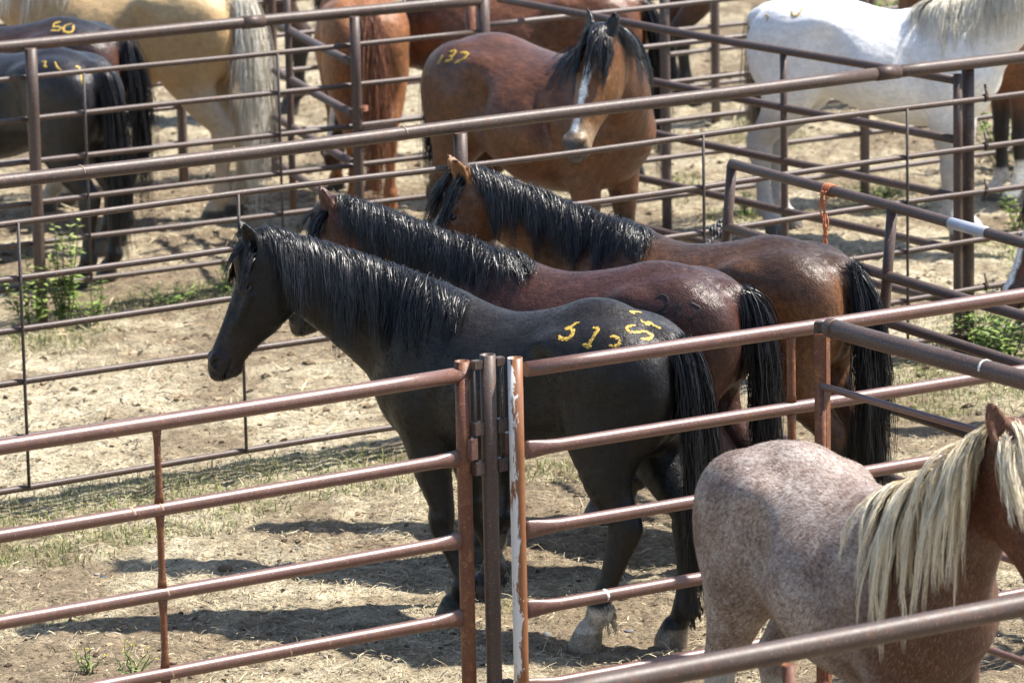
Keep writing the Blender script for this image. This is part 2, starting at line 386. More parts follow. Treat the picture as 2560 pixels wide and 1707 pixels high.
def hair_mesh(name, S, W, col=None, seed=0, f=None):
    """S: strands (n, m, 3), W: half width (n, m) -> flat tapering ribbons lying on the body, each a little twisted"""
    n, m, _ = S.shape; rng = np.random.RandomState(seed)
    T = np.gradient(S, axis=1); T /= np.linalg.norm(T, axis=2)[..., None]+1e-9
    if f is not None:
        v, G = f.sample(S.reshape(-1, 3)); G = G.reshape(n, m, 3); bad = (v.reshape(n, m) > 5)[..., None]; G = np.where(bad, rng.normal(size=(n, 1, 3)), G)
    else: G = np.repeat(rng.normal(size=(n, 1, 3)), m, 1)
    G = G+rng.normal(size=(n, 1, 3))*.32
    A = np.cross(T, G); A /= np.linalg.norm(A, axis=2)[..., None]+1e-9
    V = np.stack([S-A*W[..., None], S+A*W[..., None]], 2)
    ids = np.arange(n*m*2).reshape(n, m, 2)
    F = np.stack([ids[:, :-1, 0], ids[:, :-1, 1], ids[:, 1:, 1], ids[:, 1:, 0]], -1).reshape(-1, 4)
    c = None
    if col is not None: c = np.repeat(np.repeat(col[:, None, None, :], m, 1), 2, 2).reshape(-1, 3)
    return mesh_np(name, V.reshape(-1, 3), F, True, c)

def drape(f, roots, d0, ln, off, steps=12, stiff=.72, wave=.0, rng=None, grav=None):
    """guides that fall over the body: roots (n,3), first direction d0 (n,3), length ln (n), stand-off off (n)"""
    p = roots.copy(); d = d0/np.linalg.norm(d0, axis=1)[:, None]; out = [p.copy()]
    g = np.array([0, 0, -1.]) if grav is None else grav
    off_ = off
    for k in range(steps):
        off = off_*min(1, (k+1)/4)
        d = d*stiff+g*(1-stiff)
        if wave and rng is not None: d = d+rng.normal(size=d.shape)*wave
        d /= np.linalg.norm(d, axis=1)[:, None]
        q = p+d*(ln/steps)[:, None]
        for _ in range(2):
            v, G = f.sample(q); pen = np.clip(off-v, 0, .08); pen[v > 5] = 0
            q = q+G*pen[:, None]
        d2 = q-p; d = d2/(np.linalg.norm(d2, axis=1)[:, None]+1e-9); p = q; out.append(p.copy())
    return np.stack(out, 1)

def clump(Gd, nper, spread, rng, tip=.25, wav=.006, lvar=.25, width=.0022, f=None, off=.006, ax=None):
    """children round each guide; they draw together at the tip"""
    n, m, _ = Gd.shape; t = np.linspace(0, 1, m)
    S = np.repeat(Gd, nper, 0); N = len(S)
    # resample to different lengths
    e = 1-lvar*rng.rand(N)**2
    idx = t[None]*e[:, None]*(m-1); i0 = np.clip(np.floor(idx).astype(int), 0, m-2); fr = (idx-i0)[..., None]
    S = np.take_along_axis(S, i0[..., None].repeat(3, 2), 1)*(1-fr)+np.take_along_axis(S, (i0+1)[..., None].repeat(3, 2), 1)*fr
    o = rng.normal(size=(N, 3))*spread
    if ax is not None:       # spread the roots along the crest, not above it
        A = np.repeat(ax, nper, 0); o = A*(o*A).sum(1)[:, None]+o*.22
    prof = (1-(1-tip)*t**1.3)[None, :, None]
    ph = rng.rand(N, 1)*6.28; fq = 3+4*rng.rand(N, 1)
    w = np.stack([np.sin(ph+fq*t[None]*3), np.cos(ph*1.7+fq*t[None]*2.6), 0*t[None]+0*ph], 2)*wav*t[None, :, None]
    S = S+o[:, None]*prof+w
    if f is not None:
        Q = S[:, 1:].reshape(-1, 3); v, G = f.sample(Q); pen = np.clip(off-v, 0, .05); pen[v > 5] = 0; S[:, 1:] = (Q+G*pen[:, None]).reshape(N, m-1, 3)
    W = width*(.6+.8*rng.rand(N, 1))*(np.clip(1.25-t[None]**3*1.15, .08, 1))
    return S, W
# ------------------------------------------------------------------ one whole horse: body, mane, forelock, tail, eyes
HORSES = {}
def make_horse(key, h, label, group='horses in the pipe pens'):
    rng = np.random.RandomState(h.get('seed', 1)); q = h.get('q', 1.)
    f, I = build_horse_field(h); V, F = f.nets()
    root = empty('horse', (h['pos'][0], h['pos'][1], 0), math.radians(h['yaw']), label=label, cat='horse', group=group)
    s = h.get('scale', 1.); root.scale = (s, s, s)
    ct = h['coat']; C = np.zeros((len(V), 3)); C[:] = ct['base']
    z = V[:, 2]; x = V[:, 0]
    def mixc(c, m): C[:] = C*(1-m[:, None])+np.array(c)*m[:, None]
    nz = np.sin(x*9+z*5)*.03+np.sin(V[:, 1]*14+z*11)*.02
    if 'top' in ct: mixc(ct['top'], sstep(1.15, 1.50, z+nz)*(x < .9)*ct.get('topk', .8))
    if 'belly' in ct: mixc(ct['belly'], sstep(.98, .78, z+nz)*sstep(.62, .75, z))
    hv = V-I['poll']; t = hv@I['ha']/I['hs']; l = hv@I['L']/I['hs']; nn = hv@I['n']/I['hs']
    hd = (np.abs(l) < .2) & (np.abs(nn+.03) < .25) & (t > -.3) & (t < .75)
    inear = hd & ((nn > .085) | (t < -.035)) & (np.abs(l) < .16)
    if 'head' in ct: mixc(ct['head'], hd*sstep(-.05, .12, t))
    if 'points' in ct: mixc(ct['points'], sstep(ct.get('ph', .72), ct.get('ph', .72)-.22, z+nz)*(~hd))
    if 'muzzle' in ct: mixc(ct['muzzle'], hd*sstep(ct.get('mz', .40), ct.get('mz', .40)+.10, t))
    if 'nose' in ct: mixc(ct['nose'], hd*sstep(.535, .575, t))
    if 'cheek' in ct: mixc(ct['cheek'], hd*sstep(.07, .0, nn)*sstep(.42, .3, t)*sstep(-.02, .08, t))
    for t0, t1, w, off in ct.get('blaze', []):
        mixc((.82, .80, .77), hd*sstep(w+.006, w-.004, np.abs(l-off)+np.sin(t*60)*.003)*sstep(.0, .03, nn+.0)*sstep(t0, t0+.02, t)*sstep(t1, t1-.02, t))
    for sd in (1, -1):
        dn = np.sqrt(((t-.567)/.026)**2+((l-.066*sd)/.022)**2+((nn-.008)/.02)**2); mixc((.003, .0025, .0025), hd*sstep(1.05, .75, dn))
    if 'ear' in ct: mixc(ct['ear'], inear.astype(float))
    for leg, hh, cc in ct.get('socks', []):
        m = sstep(hh+.02, hh-.02, z+nz*.4)*((x > 0) == (leg[1] == 'f'))*((V[:, 1] > h.get('feet', {}).get(leg, (0, 0))[1]*.5) == (leg[0] == 'l'))
        mixc(cc, m)
    mixc(ct.get('hoof', (.07, .06, .05)), sstep(.074, .066, z)*1.)
    for leg, cc in ct.get('hooves', []):
        mixc(cc, sstep(.074, .066, z)*((x > 0) == (leg[1] == 'f'))*((V[:, 1] > h.get('feet', {}).get(leg, (0, 0))[1]*.5) == (leg[0] == 'l')))
    for cx, cy, cz, rr, cc in ct.get('patches', []):
        mixc(cc, sstep(1.0, .6, np.sqrt(((x-cx)/rr[0])**2+((V[:, 1]-cy)/rr[1])**2+((z-cz)/rr[2])**2)+nz*3))
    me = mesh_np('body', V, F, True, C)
    if ct.get('roan'):
        al = np.ones((len(V), 4), np.float32); al[:, :3] = C
        dk = np.clip(.85*(hd & (t > -.02))+.9*sstep(.40, .66, x)+.6*sstep(1.35, 1.0, z)*sstep(.0, .40, x), 0, 1)[:, None]; al[:, :3] = al[:, :3]*(1-dk)+al[:, :3]*np.array([.62, .45, .36])*dk
        al[:, 3] = np.clip(1-.8*(hd & (t > -.02))-.85*sstep(.45, .68, x)-.5*sstep(1.3, 1.0, z)*sstep(.1, .45, x), .03, 1)
        me.color_attributes['Col'].data.foreach_set('color', al.ravel())
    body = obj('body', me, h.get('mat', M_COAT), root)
    if h.get('fur'):
        nf = int(h['fur']); fi = rng.randint(0, len(F), nf); w = rng.dirichlet((1, 1, 1, 1), nf); P = (V[F[fi]]*w[..., None]).sum(1); v_, G = f.sample(P)
        d = np.array([-.62, 0, -.78])+rng.normal(size=(nf, 3))*.22; d = d-G*(d*G).sum(1)[:, None]; d /= np.linalg.norm(d, axis=1)[:, None]+1e-9
        sd_ = np.cross(G, d); ln = (.010+.014*rng.rand(nf))[:, None]; hw = (.0007+.0006*rng.rand(nf))[:, None]; tl_ = G*(.001+.004*rng.rand(nf)[:, None]**2)
        FV = np.stack([P-sd_*hw, P+sd_*hw, P+d*ln+sd_*hw*.4+tl_, P+d*ln-sd_*hw*.4+tl_], 1).reshape(-1, 3); FF = np.arange(nf*4).reshape(-1, 4)
        fc = (C[F[fi, 0]]*(.55+1.1*rng.rand(nf, 1)**1.5)+h.get('furadd', .004)*rng.rand(nf, 1)**3)
        obj('coat_hair', mesh_np('coat_hair', FV, FF, True, np.repeat(fc, 4, 0)), M_FUR, root)
    # eyes
    for sd in (1, -1):
        c = I['HC'](.163, .010, .0765*sd); r = .0225*I['hs']
        bm = bmesh.new(); bmesh.ops.create_uvsphere(bm, u_segments=14, v_segments=10, radius=r)
        for v in bm.verts: v.co = Vector(I['ha'])*v.co.x*1.25+Vector(I['L'])*v.co.y*.85+Vector(I['n'])*v.co.z*.95+Vector(c)
        e = bpy.data.meshes.new('eye'); bm.to_mesh(e); bm.free()
        for p in e.polygons: p.use_smooth = True
        obj('eye', e, M_EYE, body)
    # mane
    hc = np.array(h['hair']); hv2 = np.array(h.get('hair2', hc*1.6))
    def hcols(n, k=1.): 
        m = rng.rand(n, 1)**1.5*k; return (hc*(1-m)+hv2*m)*(.7+.6*rng.rand(n, 1))
    NP, NU, NL, nb = I['NP'], I['NU'], I['NL'], I['nb']
    T = catmull(np.hstack([NP, NU, NL, nb[:, None]]), 8)
    mn = h.get('mane', {})
    ng = int(mn.get('n', 90)*q); s0, s1 = mn.get('range', (.22, 1.0))
    if ng:
        sp = s0+(s1-s0)*rng.rand(ng); ix = sp*(len(T)-1); i0 = np.clip(ix.astype(int), 0, len(T)-2); fr = (ix-i0)[:, None]
        R = T[i0]*(1-fr)+T[i0+1]*fr
        U = R[:, 3:6]/np.linalg.norm(R[:, 3:6], axis=1)[:, None]; LL = R[:, 6:9]
        rt = R[:, :3]+U*(R[:, 9:10]*1.0)+LL*rng.normal(size=(ng, 1))*.012
        v, G = f.sample(rt); rt = rt-G*np.where(v < 5, v+.006, 0)[:, None]
        side = np.where(rng.rand(ng) < mn.get('both', 0.), -1, 1)*mn.get('side', 1)
        up = mn.get('up', .55); back = mn.get('back', .15)
        Tn = np.cross(U, LL)
        d0 = LL*(side*(.75+.3*rng.rand(ng)))[:, None]+U*(up*(.6+.8*rng.rand(ng)))[:, None]+Tn*(back*rng.normal(size=ng)+mn.get('lean', 0.))[:, None]
        brk = 1+mn.get('ragged', .0)*np.sin(sp*37+rng.rand()*6)*rng.rand(ng)
        prof = brk*np.interp(sp, [s0, s0+.12*(s1-s0), .8*s1, s1], [mn.get('l0', .45), .9, 1.0, .85])
        ln = mn.get('len', .38)*prof*(.7+.5*rng.rand(ng))
        gs = drape(f, rt, d0, ln, mn.get('off', .012)+mn.get('thick', .02)*rng.rand(ng), 10, mn.get('stiff', .68), mn.get('wave', .035), rng)
        S, W = clump(gs, int(mn.get('per', 22)*max(q, .6)), mn.get('spread', .02), rng, mn.get('tip', .55), mn.get('wav', .007), .45, mn.get('w', .0017)/max(q, .45)**.7, f, .005, Tn/(np.linalg.norm(Tn, axis=1)[:, None]))
        obj('mane', hair_mesh('mane', S, W, hcols(len(S)), 1, f), M_HAIR, root)
    fl = h.get('forelock', {})
    ng = int(fl.get('n', 16)*q)
    if ng:
        rt = np.array([I['HC'](-.06+.09*rng.rand(), .06, rng.normal()*.022) for _ in range(ng)])
        v, G = f.sample(rt); rt = rt-G*np.where(v < 5, v+.004, 0)[:, None]
        d0 = np.array([I['ha']*.9+I['n']*.25+I['L']*(rng.normal()*.28+fl.get('side', 0.)) for _ in range(ng)])
        g = nrm(I['ha']*.75+vec(0, 0, -.6)+I['L']*fl.get('side', 0.)*.35)
        gs = drape(f, rt, d0, fl.get('len', .26)*(.6+.6*rng.rand(ng)), .005+.010*rng.rand(ng), 10, .66, .05, rng, grav=g)
        S, W = clump(gs, int(26*max(q, .6)), .010, rng, .4, .006, .4, .0015/max(q, .45)**.7, f, .004)
        obj('forelock', hair_mesh('forelock', S, W, hcols(len(S)), 2, f), M_HAIR, root)
    tl = h.get('tail', {}); ng = int(tl.get('n', 40)*q)
    if ng:
        a = rng.rand(ng)
        rt = np.stack([-.755-.055*a, rng.normal(size=ng)*.02+tl.get('y', 0.), 1.385-.13*a], 1)
        v, G = f.sample(rt); rt = rt-G*np.where(v < 5, v+.006, 0)[:, None]
        d0 = np.stack([-tl.get('out', .33)*(.6+.8*rng.rand(ng)), rng.normal(size=ng)*.13+tl.get('sway', 0.), -.35-.6*a], 1)
        ln = tl.get('len', 1.05)*(.55+.5*rng.rand(ng)**.7)
        gs = drape(f, rt, d0, ln, (.006+.022*rng.rand(ng)), 12, tl.get('stiff', .62), .03, rng)
        S, W = clump(gs, int(tl.get('per', 22)*1.4*max(q, .6)), tl.get('spread', .015), rng, 1.25, .014, .5, .0012/max(q, .45)**.7)
        dc = hcols(len(S))
        if 'tail_col' in h: 
            m = rng.rand(len(S), 1); dc = np.array(h['tail_col'][0])*(1-m)+np.array(h['tail_col'][1])*m
        obj('tail', hair_mesh('tail', S, W, dc, 3), M_HAIR, root)
    for leg, amt in h.get('feather', []):     # long hair at the back of the fetlock
        dx, dy = h.get('feet', {}).get(leg, (0, 0)); sx = 1 if leg[1] == 'f' else -1; sy = 1 if leg[0] == 'l' else -1
        bx = (.535 if sx > 0 else -.675)+dx; by = (.13 if sx > 0 else .12)*sy+dy; n_ = int(14*amt)
        rt = np.stack([bx-.035-.01*rng.rand(n_), by+rng.normal(size=n_)*.022, .10+.13*rng.rand(n_)], 1)
        gs = drape(f, rt, np.tile([-.5, 0, -.8], (n_, 1)), (.03+.035*rng.rand(n_)), np.full(n_, .004), 6, .6, .08, rng)
        S, W = clump(gs, 10, .006, rng, .3, .003, .4, .0013)
        cc = h.get('feather_col', {}).get(leg, hc); obj('fetlock_hair', hair_mesh('fetlock_hair', S, W, np.array(cc)*(.6+.7*rng.rand(len(S), 1)), 4), M_HAIR, root)
    bpy.context.view_layer.update()
    HORSES[key] = dict(root=root, body=body, V=V, F=F, I=I, f=f, s=s)
    return root

def horse_mark(key, name, strokes, mat, width=.012, step=4., lift=.003, seed=0, ragged=.35, sharp=False, **kw):
    """strokes drawn with a brush or iron on the coat: lines over the surface of that horse"""
    H = HORSES[key]; root = H['root']; M = root.matrix_world; r = np.random.RandomState(seed)
    bvh = BVHTree.FromPolygons([M @ Vector(v) for v in H['V']], [tuple(f) for f in H['F'].tolist()]); Mi = M.inverted()
    V, F = [], []
    for st in strokes:
        st = np.array(st, float); C = st if sharp else catmull(st, 12); seg = np.linalg.norm(np.diff(C, axis=0), axis=1); cum = np.concatenate([[0], np.cumsum(seg)])
        n = max(3, int(cum[-1]/step)); tt = np.linspace(0, cum[-1], n); C = np.stack([np.interp(tt, cum, C[:, 0]), np.interp(tt, cum, C[:, 1])], 1)
        hits = []
        for u, v in C:
            d = Vector(ray(u, v)).normalized(); h = bvh.ray_cast(Vector((0, 0, CAM_H)), d)
            if h[0] is not None: hits.append((np.array(h[0]), np.array(h[1])))
        if len(hits) < 3: continue
        P = np.array([h[0] for h in hits]); Nn = np.array([h[1] for h in hits])
        jump = np.linalg.norm(np.diff(P, axis=0), axis=1).max()
        T = np.gradient(P, axis=0); T /= np.linalg.norm(T, axis=1)[:, None]+1e-9; S = np.cross(T, Nn); S /= np.linalg.norm(S, axis=1)[:, None]+1e-9
        base = len(V); m = len(P)
        for i in range(m):
            e = min(1, .55+.45*min(i, m-1-i)/2); w1 = width*e*(1+ragged*r.normal()*.6); w2 = width*e*(1+ragged*r.normal()*.6)
            for q, l in ((-w1, lift*.4), (0, lift*1.3), (w2, lift*.4)): V.append(Mi @ Vector(P[i]+S[i]*q+Nn[i]*l))
        for i in range(m-1):
            if np.linalg.norm(P[i+1]-P[i]) > .12: continue
            a = base+i*3; F += [(a, a+1, a+4, a+3), (a+1, a+2, a+5, a+4)]
    if F:
        me = bpy.data.meshes.new(name); me.from_pydata([tuple(v) for v in V], [], F); me.polygons.foreach_set('use_smooth', [True]*len(me.polygons)); return obj(name, me, mat, H['body'], **kw)
# ------------------------------------------------------------------ pipe fences and gates
def mat_pipe(name, base, rust, light, rough, rust_amt=.5, spec=.5, bumpy=.15):
    k = N(name); co = k.coord('Object')
    a = k.noise(co, 2.2, 3, .6); b = k.noise(co, 28, 3, .65); c = k.noise(co, 160, 1, .6)
    col = k.mix(k.ramp(a, [(.35, (0, 0, 0)), (.7, (1, 1, 1))]), base, light)
    col = k.mix(k.math('MULTIPLY', k.ramp(b, [(.52, (0, 0, 0)), (.72, (1, 1, 1))]), rust_amt), col, rust)
    col = k.mix(k.ramp(c, [(.66, (0, 0, 0)), (.74, (.55,)*3)]), col, (.33, .29, .26))
    col = k.mix(1., col, k.ramp(c, [(.2, (.75,)*3), (.8, (1.2,)*3)]), 'MULTIPLY')
    r = k.math('ADD', rough, k.math('MULTIPLY', b, .18))
    k.l(k.bump(c, bumpy, .002, k.bump(b, bumpy, .003)), k.b.inputs['Normal'])
    return k.set(Base_Color=col, Roughness=r, Specular_IOR_Level=spec)
M_PIPE = mat_pipe('weathered_pipe', (.066, .043, .035), (.16, .066, .03), (.092, .064, .053), .40, .5, .42)
M_GATE = mat_pipe('gate_pipe', (.118, .054, .040), (.24, .095, .035), (.155, .078, .06), .33, .45, .75)
M_FAR = mat_pipe('far_pipe', (.085, .058, .05), (.15, .075, .042), (.12, .09, .08), .38)
M_RUST = mat_pipe('rusted_post', (.17, .062, .028), (.30, .13, .05), (.12, .045, .026), .42, .8, .4, .3)
M_ROD = mat_pipe('dark_rod', (.04, .028, .025), (.10, .05, .03), (.055, .04, .036), .45, .4)
M_ALU = mat_plain('pale_sleeve', (.42, .44, .50), .35, .5, .2)
M_WELD = mat_plain('weld_scar', (.42, .30, .20), .6)
M_WHITEP = mat_plain('white_paint', (.72, .70, .66), .45)
def mat_chip():
    k = N('chipped_white_paint'); co = k.coord('Object', (1, 1, .28))
    a = k.noise(co, 13, 6, .7, .8); g = k.n('ShaderNodeTexCoord'); sx = k.n('ShaderNodeSeparateXYZ'); k.l(g.outputs['Object'], sx.inputs[0])
    side = k.math('MULTIPLY', k.math('MULTIPLY', sx.outputs[0], -1.), 8.)
    hi = k.math('MULTIPLY', k.math('SUBTRACT', 1.68, sx.outputs[2]), .13)
    a2 = k.math('MULTIPLY', k.math('SUBTRACT', a, .22), 1.75)
    m = k.math('ADD', k.math('ADD', a2, side), hi)
    m = k.ramp(m, [(.60, (0, 0, 0)), (.63, (1, 1, 1))])
    rb = k.noise(k.coord('Object'), 40, 4); rust = k.mix(rb, (.20, .07, .032), (.30, .14, .06))
    col = k.mix(m, rust, (.74, .73, .71)); k.l(k.bump(m, .5, .002), k.b.inputs['Normal'])
    return k.set(Base_Color=col, Roughness=.4)
M_CHIP = mat_chip()

FN = {'F2': (33.197, 20.663), 'F3': (30.579, 25.62), 'F1L': (33.076, 15.577), 'F1R': (31.906, 15.698), 'F4': (-56.8, 16.627), 'F5': (-62.495, 12.04), 'F6': (-57.706, 11.237), 'F10': (30.579, 29.66), 'F8': (30.8, 11.85)}
def fdir(F): a = math.radians(FN[F][0]); return np.array([math.cos(a), math.sin(a), 0]), np.array([-math.sin(a), math.cos(a), 0])
def on_f(F, u, v):
    _, n = fdir(F); w = ray(u, v); return np.array([0, 0, CAM_H])+w*(FN[F][1]/(w@n))
def fpt(F, u, z, v0=853.):
    """point of fence F seen at photo column u, at height z"""
    v = v0
    for _ in range(6):
        p = on_f(F, u, v); v += (p[2]-z)*FOC/np.linalg.norm(p[:2])
    p = on_f(F, u, v); p[2] = z; return p

def tube(P, rv, rh=None, ns=14, up=(0, 0, 1), hollow=False):
    P = np.asarray(P, float); m = len(P); rv = np.broadcast_to(rv, (m,)).astype(float); rh = rv if rh is None else np.broadcast_to(rh, (m,)).astype(float)
    T = np.gradient(P, axis=0); T /= np.linalg.norm(T, axis=1)[:, None]
    up = np.array(up, float)
    if abs(T[0]@up) > .9: up = np.array([0, 1., 0])
    Lt = np.cross(T, up); Lt /= np.linalg.norm(Lt, axis=1)[:, None]; U = np.cross(Lt, T)
    th = np.arange(ns)*2*math.pi/ns
    V = (P[:, None]+Lt[:, None]*(np.cos(th)[None, :, None]*rh[:, None, None])+U[:, None]*(np.sin(th)[None, :, None]*rv[:, None, None])).reshape(-1, 3)
    i = np.arange(m-1)[:, None]*ns; j = np.arange(ns)[None]; j2 = (j+1) % ns
    F = np.stack([i+j, i+j2, i+ns+j2, i+ns+j], -1).reshape(-1, 4)
    F = [tuple(x) for x in F]
    if not hollow: F += [tuple(range(ns))[::-1], tuple(range((m-1)*ns, m*ns))]
    else:
        b = len(V); e = (m-1)*ns
        top = P[-1]; V2 = top+(V[e:]-top)*.82; dn = V2-T[-1]*.08; V = np.vstack([V, V2, dn])
        for q in range(ns):
            q2 = (q+1) % ns; F += [(e+q, e+q2, b+q2, b+q), (b+q, b+q2, b+ns+q2, b+ns+q)]
        F += [tuple(range(b+ns, b+2*ns)), tuple(range(ns))[::-1]]
    return V, F
def poly_obj(name, V, F, mat, parent, smooth=True, **kw):
    o0 = np.array(parent.location) if parent is not None else 0
    me = bpy.data.meshes.new(name); me.from_pydata([tuple(v) for v in np.asarray(V)-o0], [], F)
    me.polygons.foreach_set('use_smooth', [smooth and len(p.vertices) == 4 for p in me.polygons]); me.update()
    return obj(name, me, mat, parent, **kw)
prng = random.Random(5)
def pipe(name, A, B, r, mat, parent, flare=(0, 0), wob=.004, ns=14, hollow=False, **kw):
    A, B = np.array(A, float), np.array(B, float); ln = np.linalg.norm(B-A); m = max(2, int(ln/.35)+1)
    ts = sorted(set([i/(m-1) for i in range(m)]+([.02/ln, .05/ln, .10/ln, .16/ln] if flare[0] else [])+([1-.02/ln, 1-.05/ln, 1-.10/ln, 1-.16/ln] if flare[1] else [])))
    P = []; rv = []; rh = []; ph = prng.random()*6; sag = prng.uniform(-.3, 1)*wob
    for t in ts:
        w = math.sin(t*math.pi)*sag+math.sin(ph+t*ln*1.7)*wob*.35*math.sin(t*math.pi)
        P.append(A+(B-A)*t+np.array([0, 0, -w])); k = 0.
        if flare[0]: k = max(k, 1-t*ln/.16)
        if flare[1]: k = max(k, 1-(1-t)*ln/.16)
        k = max(0, k); k = k*k*(3-2*k); rv.append(r*(1+.42*k)); rh.append(r*(1-.55*k))
    V, F = tube(P, np.array(rv), np.array(rh), ns, hollow=hollow); return poly_obj(name, V, F, mat, parent, **kw)
def boxo(name, C, X, Y, Z, mat, parent, bev=.003, **kw):
    """box with half axes X, Y, Z"""
    bm = bmesh.new(); bmesh.ops.create_cube(bm, size=2)
    X, Y, Z, C = [Vector(q) for q in (X, Y, Z, C)]; o0 = parent.location if parent is not None else Vector((0, 0, 0))
    for v in bm.verts: v.co = X*v.co.x+Y*v.co.y+Z*v.co.z+C-o0
    if bev: bmesh.ops.bevel(bm, geom=bm.edges[:], offset=bev, segments=2, affect='EDGES')
    me = bpy.data.meshes.new(name); bm.to_mesh(me); bm.free(); return obj(name, me, mat, parent, **kw)
def ring(name, P, T, r, w, mat, parent):
    P, T = np.array(P), nrm(T); V, F = tube([P-T*w, P-T*w*.5, P+T*w*.5, P+T*w], np.array([r*.97, r, r, r*.97])); return poly_obj(name, V, F, mat, parent)
def fence(name, F, u0, u1, label, cat='fence', group='pipe fences of the pens'):
    A = fpt(F, u0, 0.); return empty(name, tuple(A), label=label, cat=cat, group=group)

def sub(o, part):      # a piece of a part: one level deeper, same place
    o.parent = part; return o
# --- fence behind the three horses
FE = fence('pipe_fence', 'F2', -500, 2900, 'long brown pipe fence with thick top rail behind the three dark horses')
for i, z in enumerate([1.722, 1.507, 1.226, .956, .682, .40, .134]):
    A, B = fpt('F2', -500, z), fpt('F2', 2950, z); dn = fdir('F2')[1]
    if i == 0:
        c = fpt('F2', 2190, z)
        TR = pipe('top_rail', A, c, .037, M_PIPE, FE, wob=.012, ns=20); TR2 = pipe('top_rail', c-fdir('F2')[0]*.001, B, .0365, M_PIPE, FE, ns=20)
        d = fdir('F2')[0]; sub(pipe('pipe_sleeve', c, c+d*.16, .0412, M_PIPE, FE, wob=0, ns=20), TR2)
    else: pipe('rail', A+dn*.0, B, .0178, M_PIPE, FE, wob=.022, ns=12)
for u in (-350, 1155, 2435):
    p = fpt('F2', u, 0); pipe('post', p-np.array([0, 0, .2])+fdir('F2')[1]*(.055 if u > 2000 else -.052), np.array([p[0], p[1], 1.69])+fdir('F2')[1]*(.055 if u > 2000 else -.052), .037, M_PIPE, FE, wob=0, ns=18)
for u, zz in ((40, (1.507, .134)), (590, (1.507, .134)), (1752, (1.507, .3)), (2262, (1.507, .134))):
    p = fpt('F2', u, 1.5)-fdir('F2')[1]*.022
    pipe('spacer_rod', np.array([p[0], p[1], zz[1]]), np.array([p[0], p[1], zz[0]]), .0085, M_ROD, FE, wob=.0, ns=8)
for z in (1.507, 1.226, .956, .40):
    p = fpt('F2', 2462, z)-fdir('F2')[1]*.004; pipe('pipe_hook', p+np.array([.0, .02, .075]), p+np.array([.012, -.016, -.0]), .008, M_PIPE, FE, wob=0, ns=8); ring('hook_ring', p, fdir('F2')[0], .0245, .008, M_PIPE, FE)
for u in (205, 730, 1010, 1330, 1780): 
    p = fpt('F2', u, 1.722); sub(ring('weld_scar', p, fdir('F2')[0]+np.array([0, 0, .3]), .0378, .0025, M_WELD, FE), TR) if u in (205, 1010) else None

# --- the next fence back, left of the corner
F3 = fence('pipe_fence', 'F3', -500, 1215, 'brown pipe fence at upper left, its round post standing among weeds')
for i, z in enumerate([1.720, 1.513, 1.257, .999, .747, .489, .23]):
    A, B = fpt('F3', -500, z), fpt('F3', 1212, z)
    o = pipe('top_rail' if i == 0 else 'rail', A, B, .037 if i == 0 else .0178, M_PIPE, F3, wob=.01, ns=16)
    if i == 0: TR3 = o
d3, n3 = fdir('F3')
for u in (95, 893):
    p = fpt('F3', u, 0)-n3*.058; pipe('post', p-np.array([0, 0, .2]), np.array([p[0], p[1], 1.70]), .037 if u < 500 else .033, M_PIPE, F3, wob=0, ns=18)
c = fpt('F3', 605, 1.72); sub(pipe('pipe_sleeve', c, c+d3*.15, .0412, M_PIPE, F3, wob=0, ns=20), TR3)
for u in (205, 690): p = fpt('F3', u, 1.5)-n3*.022; pipe('spacer_rod', np.array([p[0], p[1], .23]), np.array([p[0], p[1], 1.51]), .0085, M_ROD, F3, wob=0, ns=8)
p = fpt('F3', 1222, 0); pipe('corner_post', p-np.array([0, 0, .2]), np.array([p[0], p[1], 1.76]), .04, M_PIPE, F3, wob=0, ns=18)
p = fpt('F3', 930, .98)-n3*.1; boxo('latch_plate', p, d3*.125, n3*.008, (0, 0, .028), M_PIPE, F3)
# --- the same line right of the corner
F3b = fence('pipe_fence', 'F3', 1250, 2950, 'far thin-railed pipe fence running behind the blazed bay and the grey horse', group='pipe fences of the pens')
for z in [1.513, 1.257, .999, .747, .489, .23]:
    A, B = fpt('F3', 1250, z), fpt('F3', 2950, z); pipe('rail', A+n3*.25, B+n3*.45, .0185, M_FAR, F3b, wob=.01, ns=10)
for u in (1253, 1735, 2232, 2700): p = fpt('F3', u, 0)+n3*.33; pipe('post', p-np.array([0, 0, .2]), np.array([p[0], p[1], 1.74]), .034, M_RUST if u < 1300 else M_FAR, F3b, wob=0)
# --- divider between the two back pens
F4 = fence('divider_fence', 'F4', 1240, 2393, 'brown five-rail pipe panel running from the upper corner post to the tall post at right', cat='fence', group='divider fences between the pens')
for z in [1.623, 1.278, .945, .635, .32]:
    pipe('rail', fpt('F4', 1248, z), fpt('F4', 2393, z), .025, M_PIPE, F4, wob=.008, ns=14)
for u in (1556, 1964, 2395):
    p = fpt('F4', u, 0); pipe('post', p-np.array([0, 0, .1]), np.array([p[0], p[1], 1.66 if u > 2300 else 1.61]), .027 if u > 2300 else .022, M_PIPE, F4, wob=0, hollow=u > 2300)
# --- leaning panel tied to the fence at the right
F5 = fence('divider_fence', 'F5', 1828, 2950, 'leaning pipe panel with orange twine and a pale sleeve behind the bay horse at right', cat='fence', group='divider fences between the pens')
d5, n5 = fdir('F5'); lean = np.array([-.075, 0, 0])
def f5(u, z): p = fpt('F5', u, z); return p+lean*(1.6-z)
for z in [1.598, 1.263, 1.03, .62, .27]: pipe('rail', f5(1830, z), f5(2950, z), .027, M_PIPE, F5, wob=.01, ns=16)
for u in (1830, 2231, 2750): pipe('post', f5(u, -.02), f5(u, 1.598), .027, M_PIPE, F5, wob=0)
a, b = f5(2378, 1.598), f5(2470, 1.598); pipe('sleeve', a, b, .0283, M_ALU, F5, wob=0, ns=18)
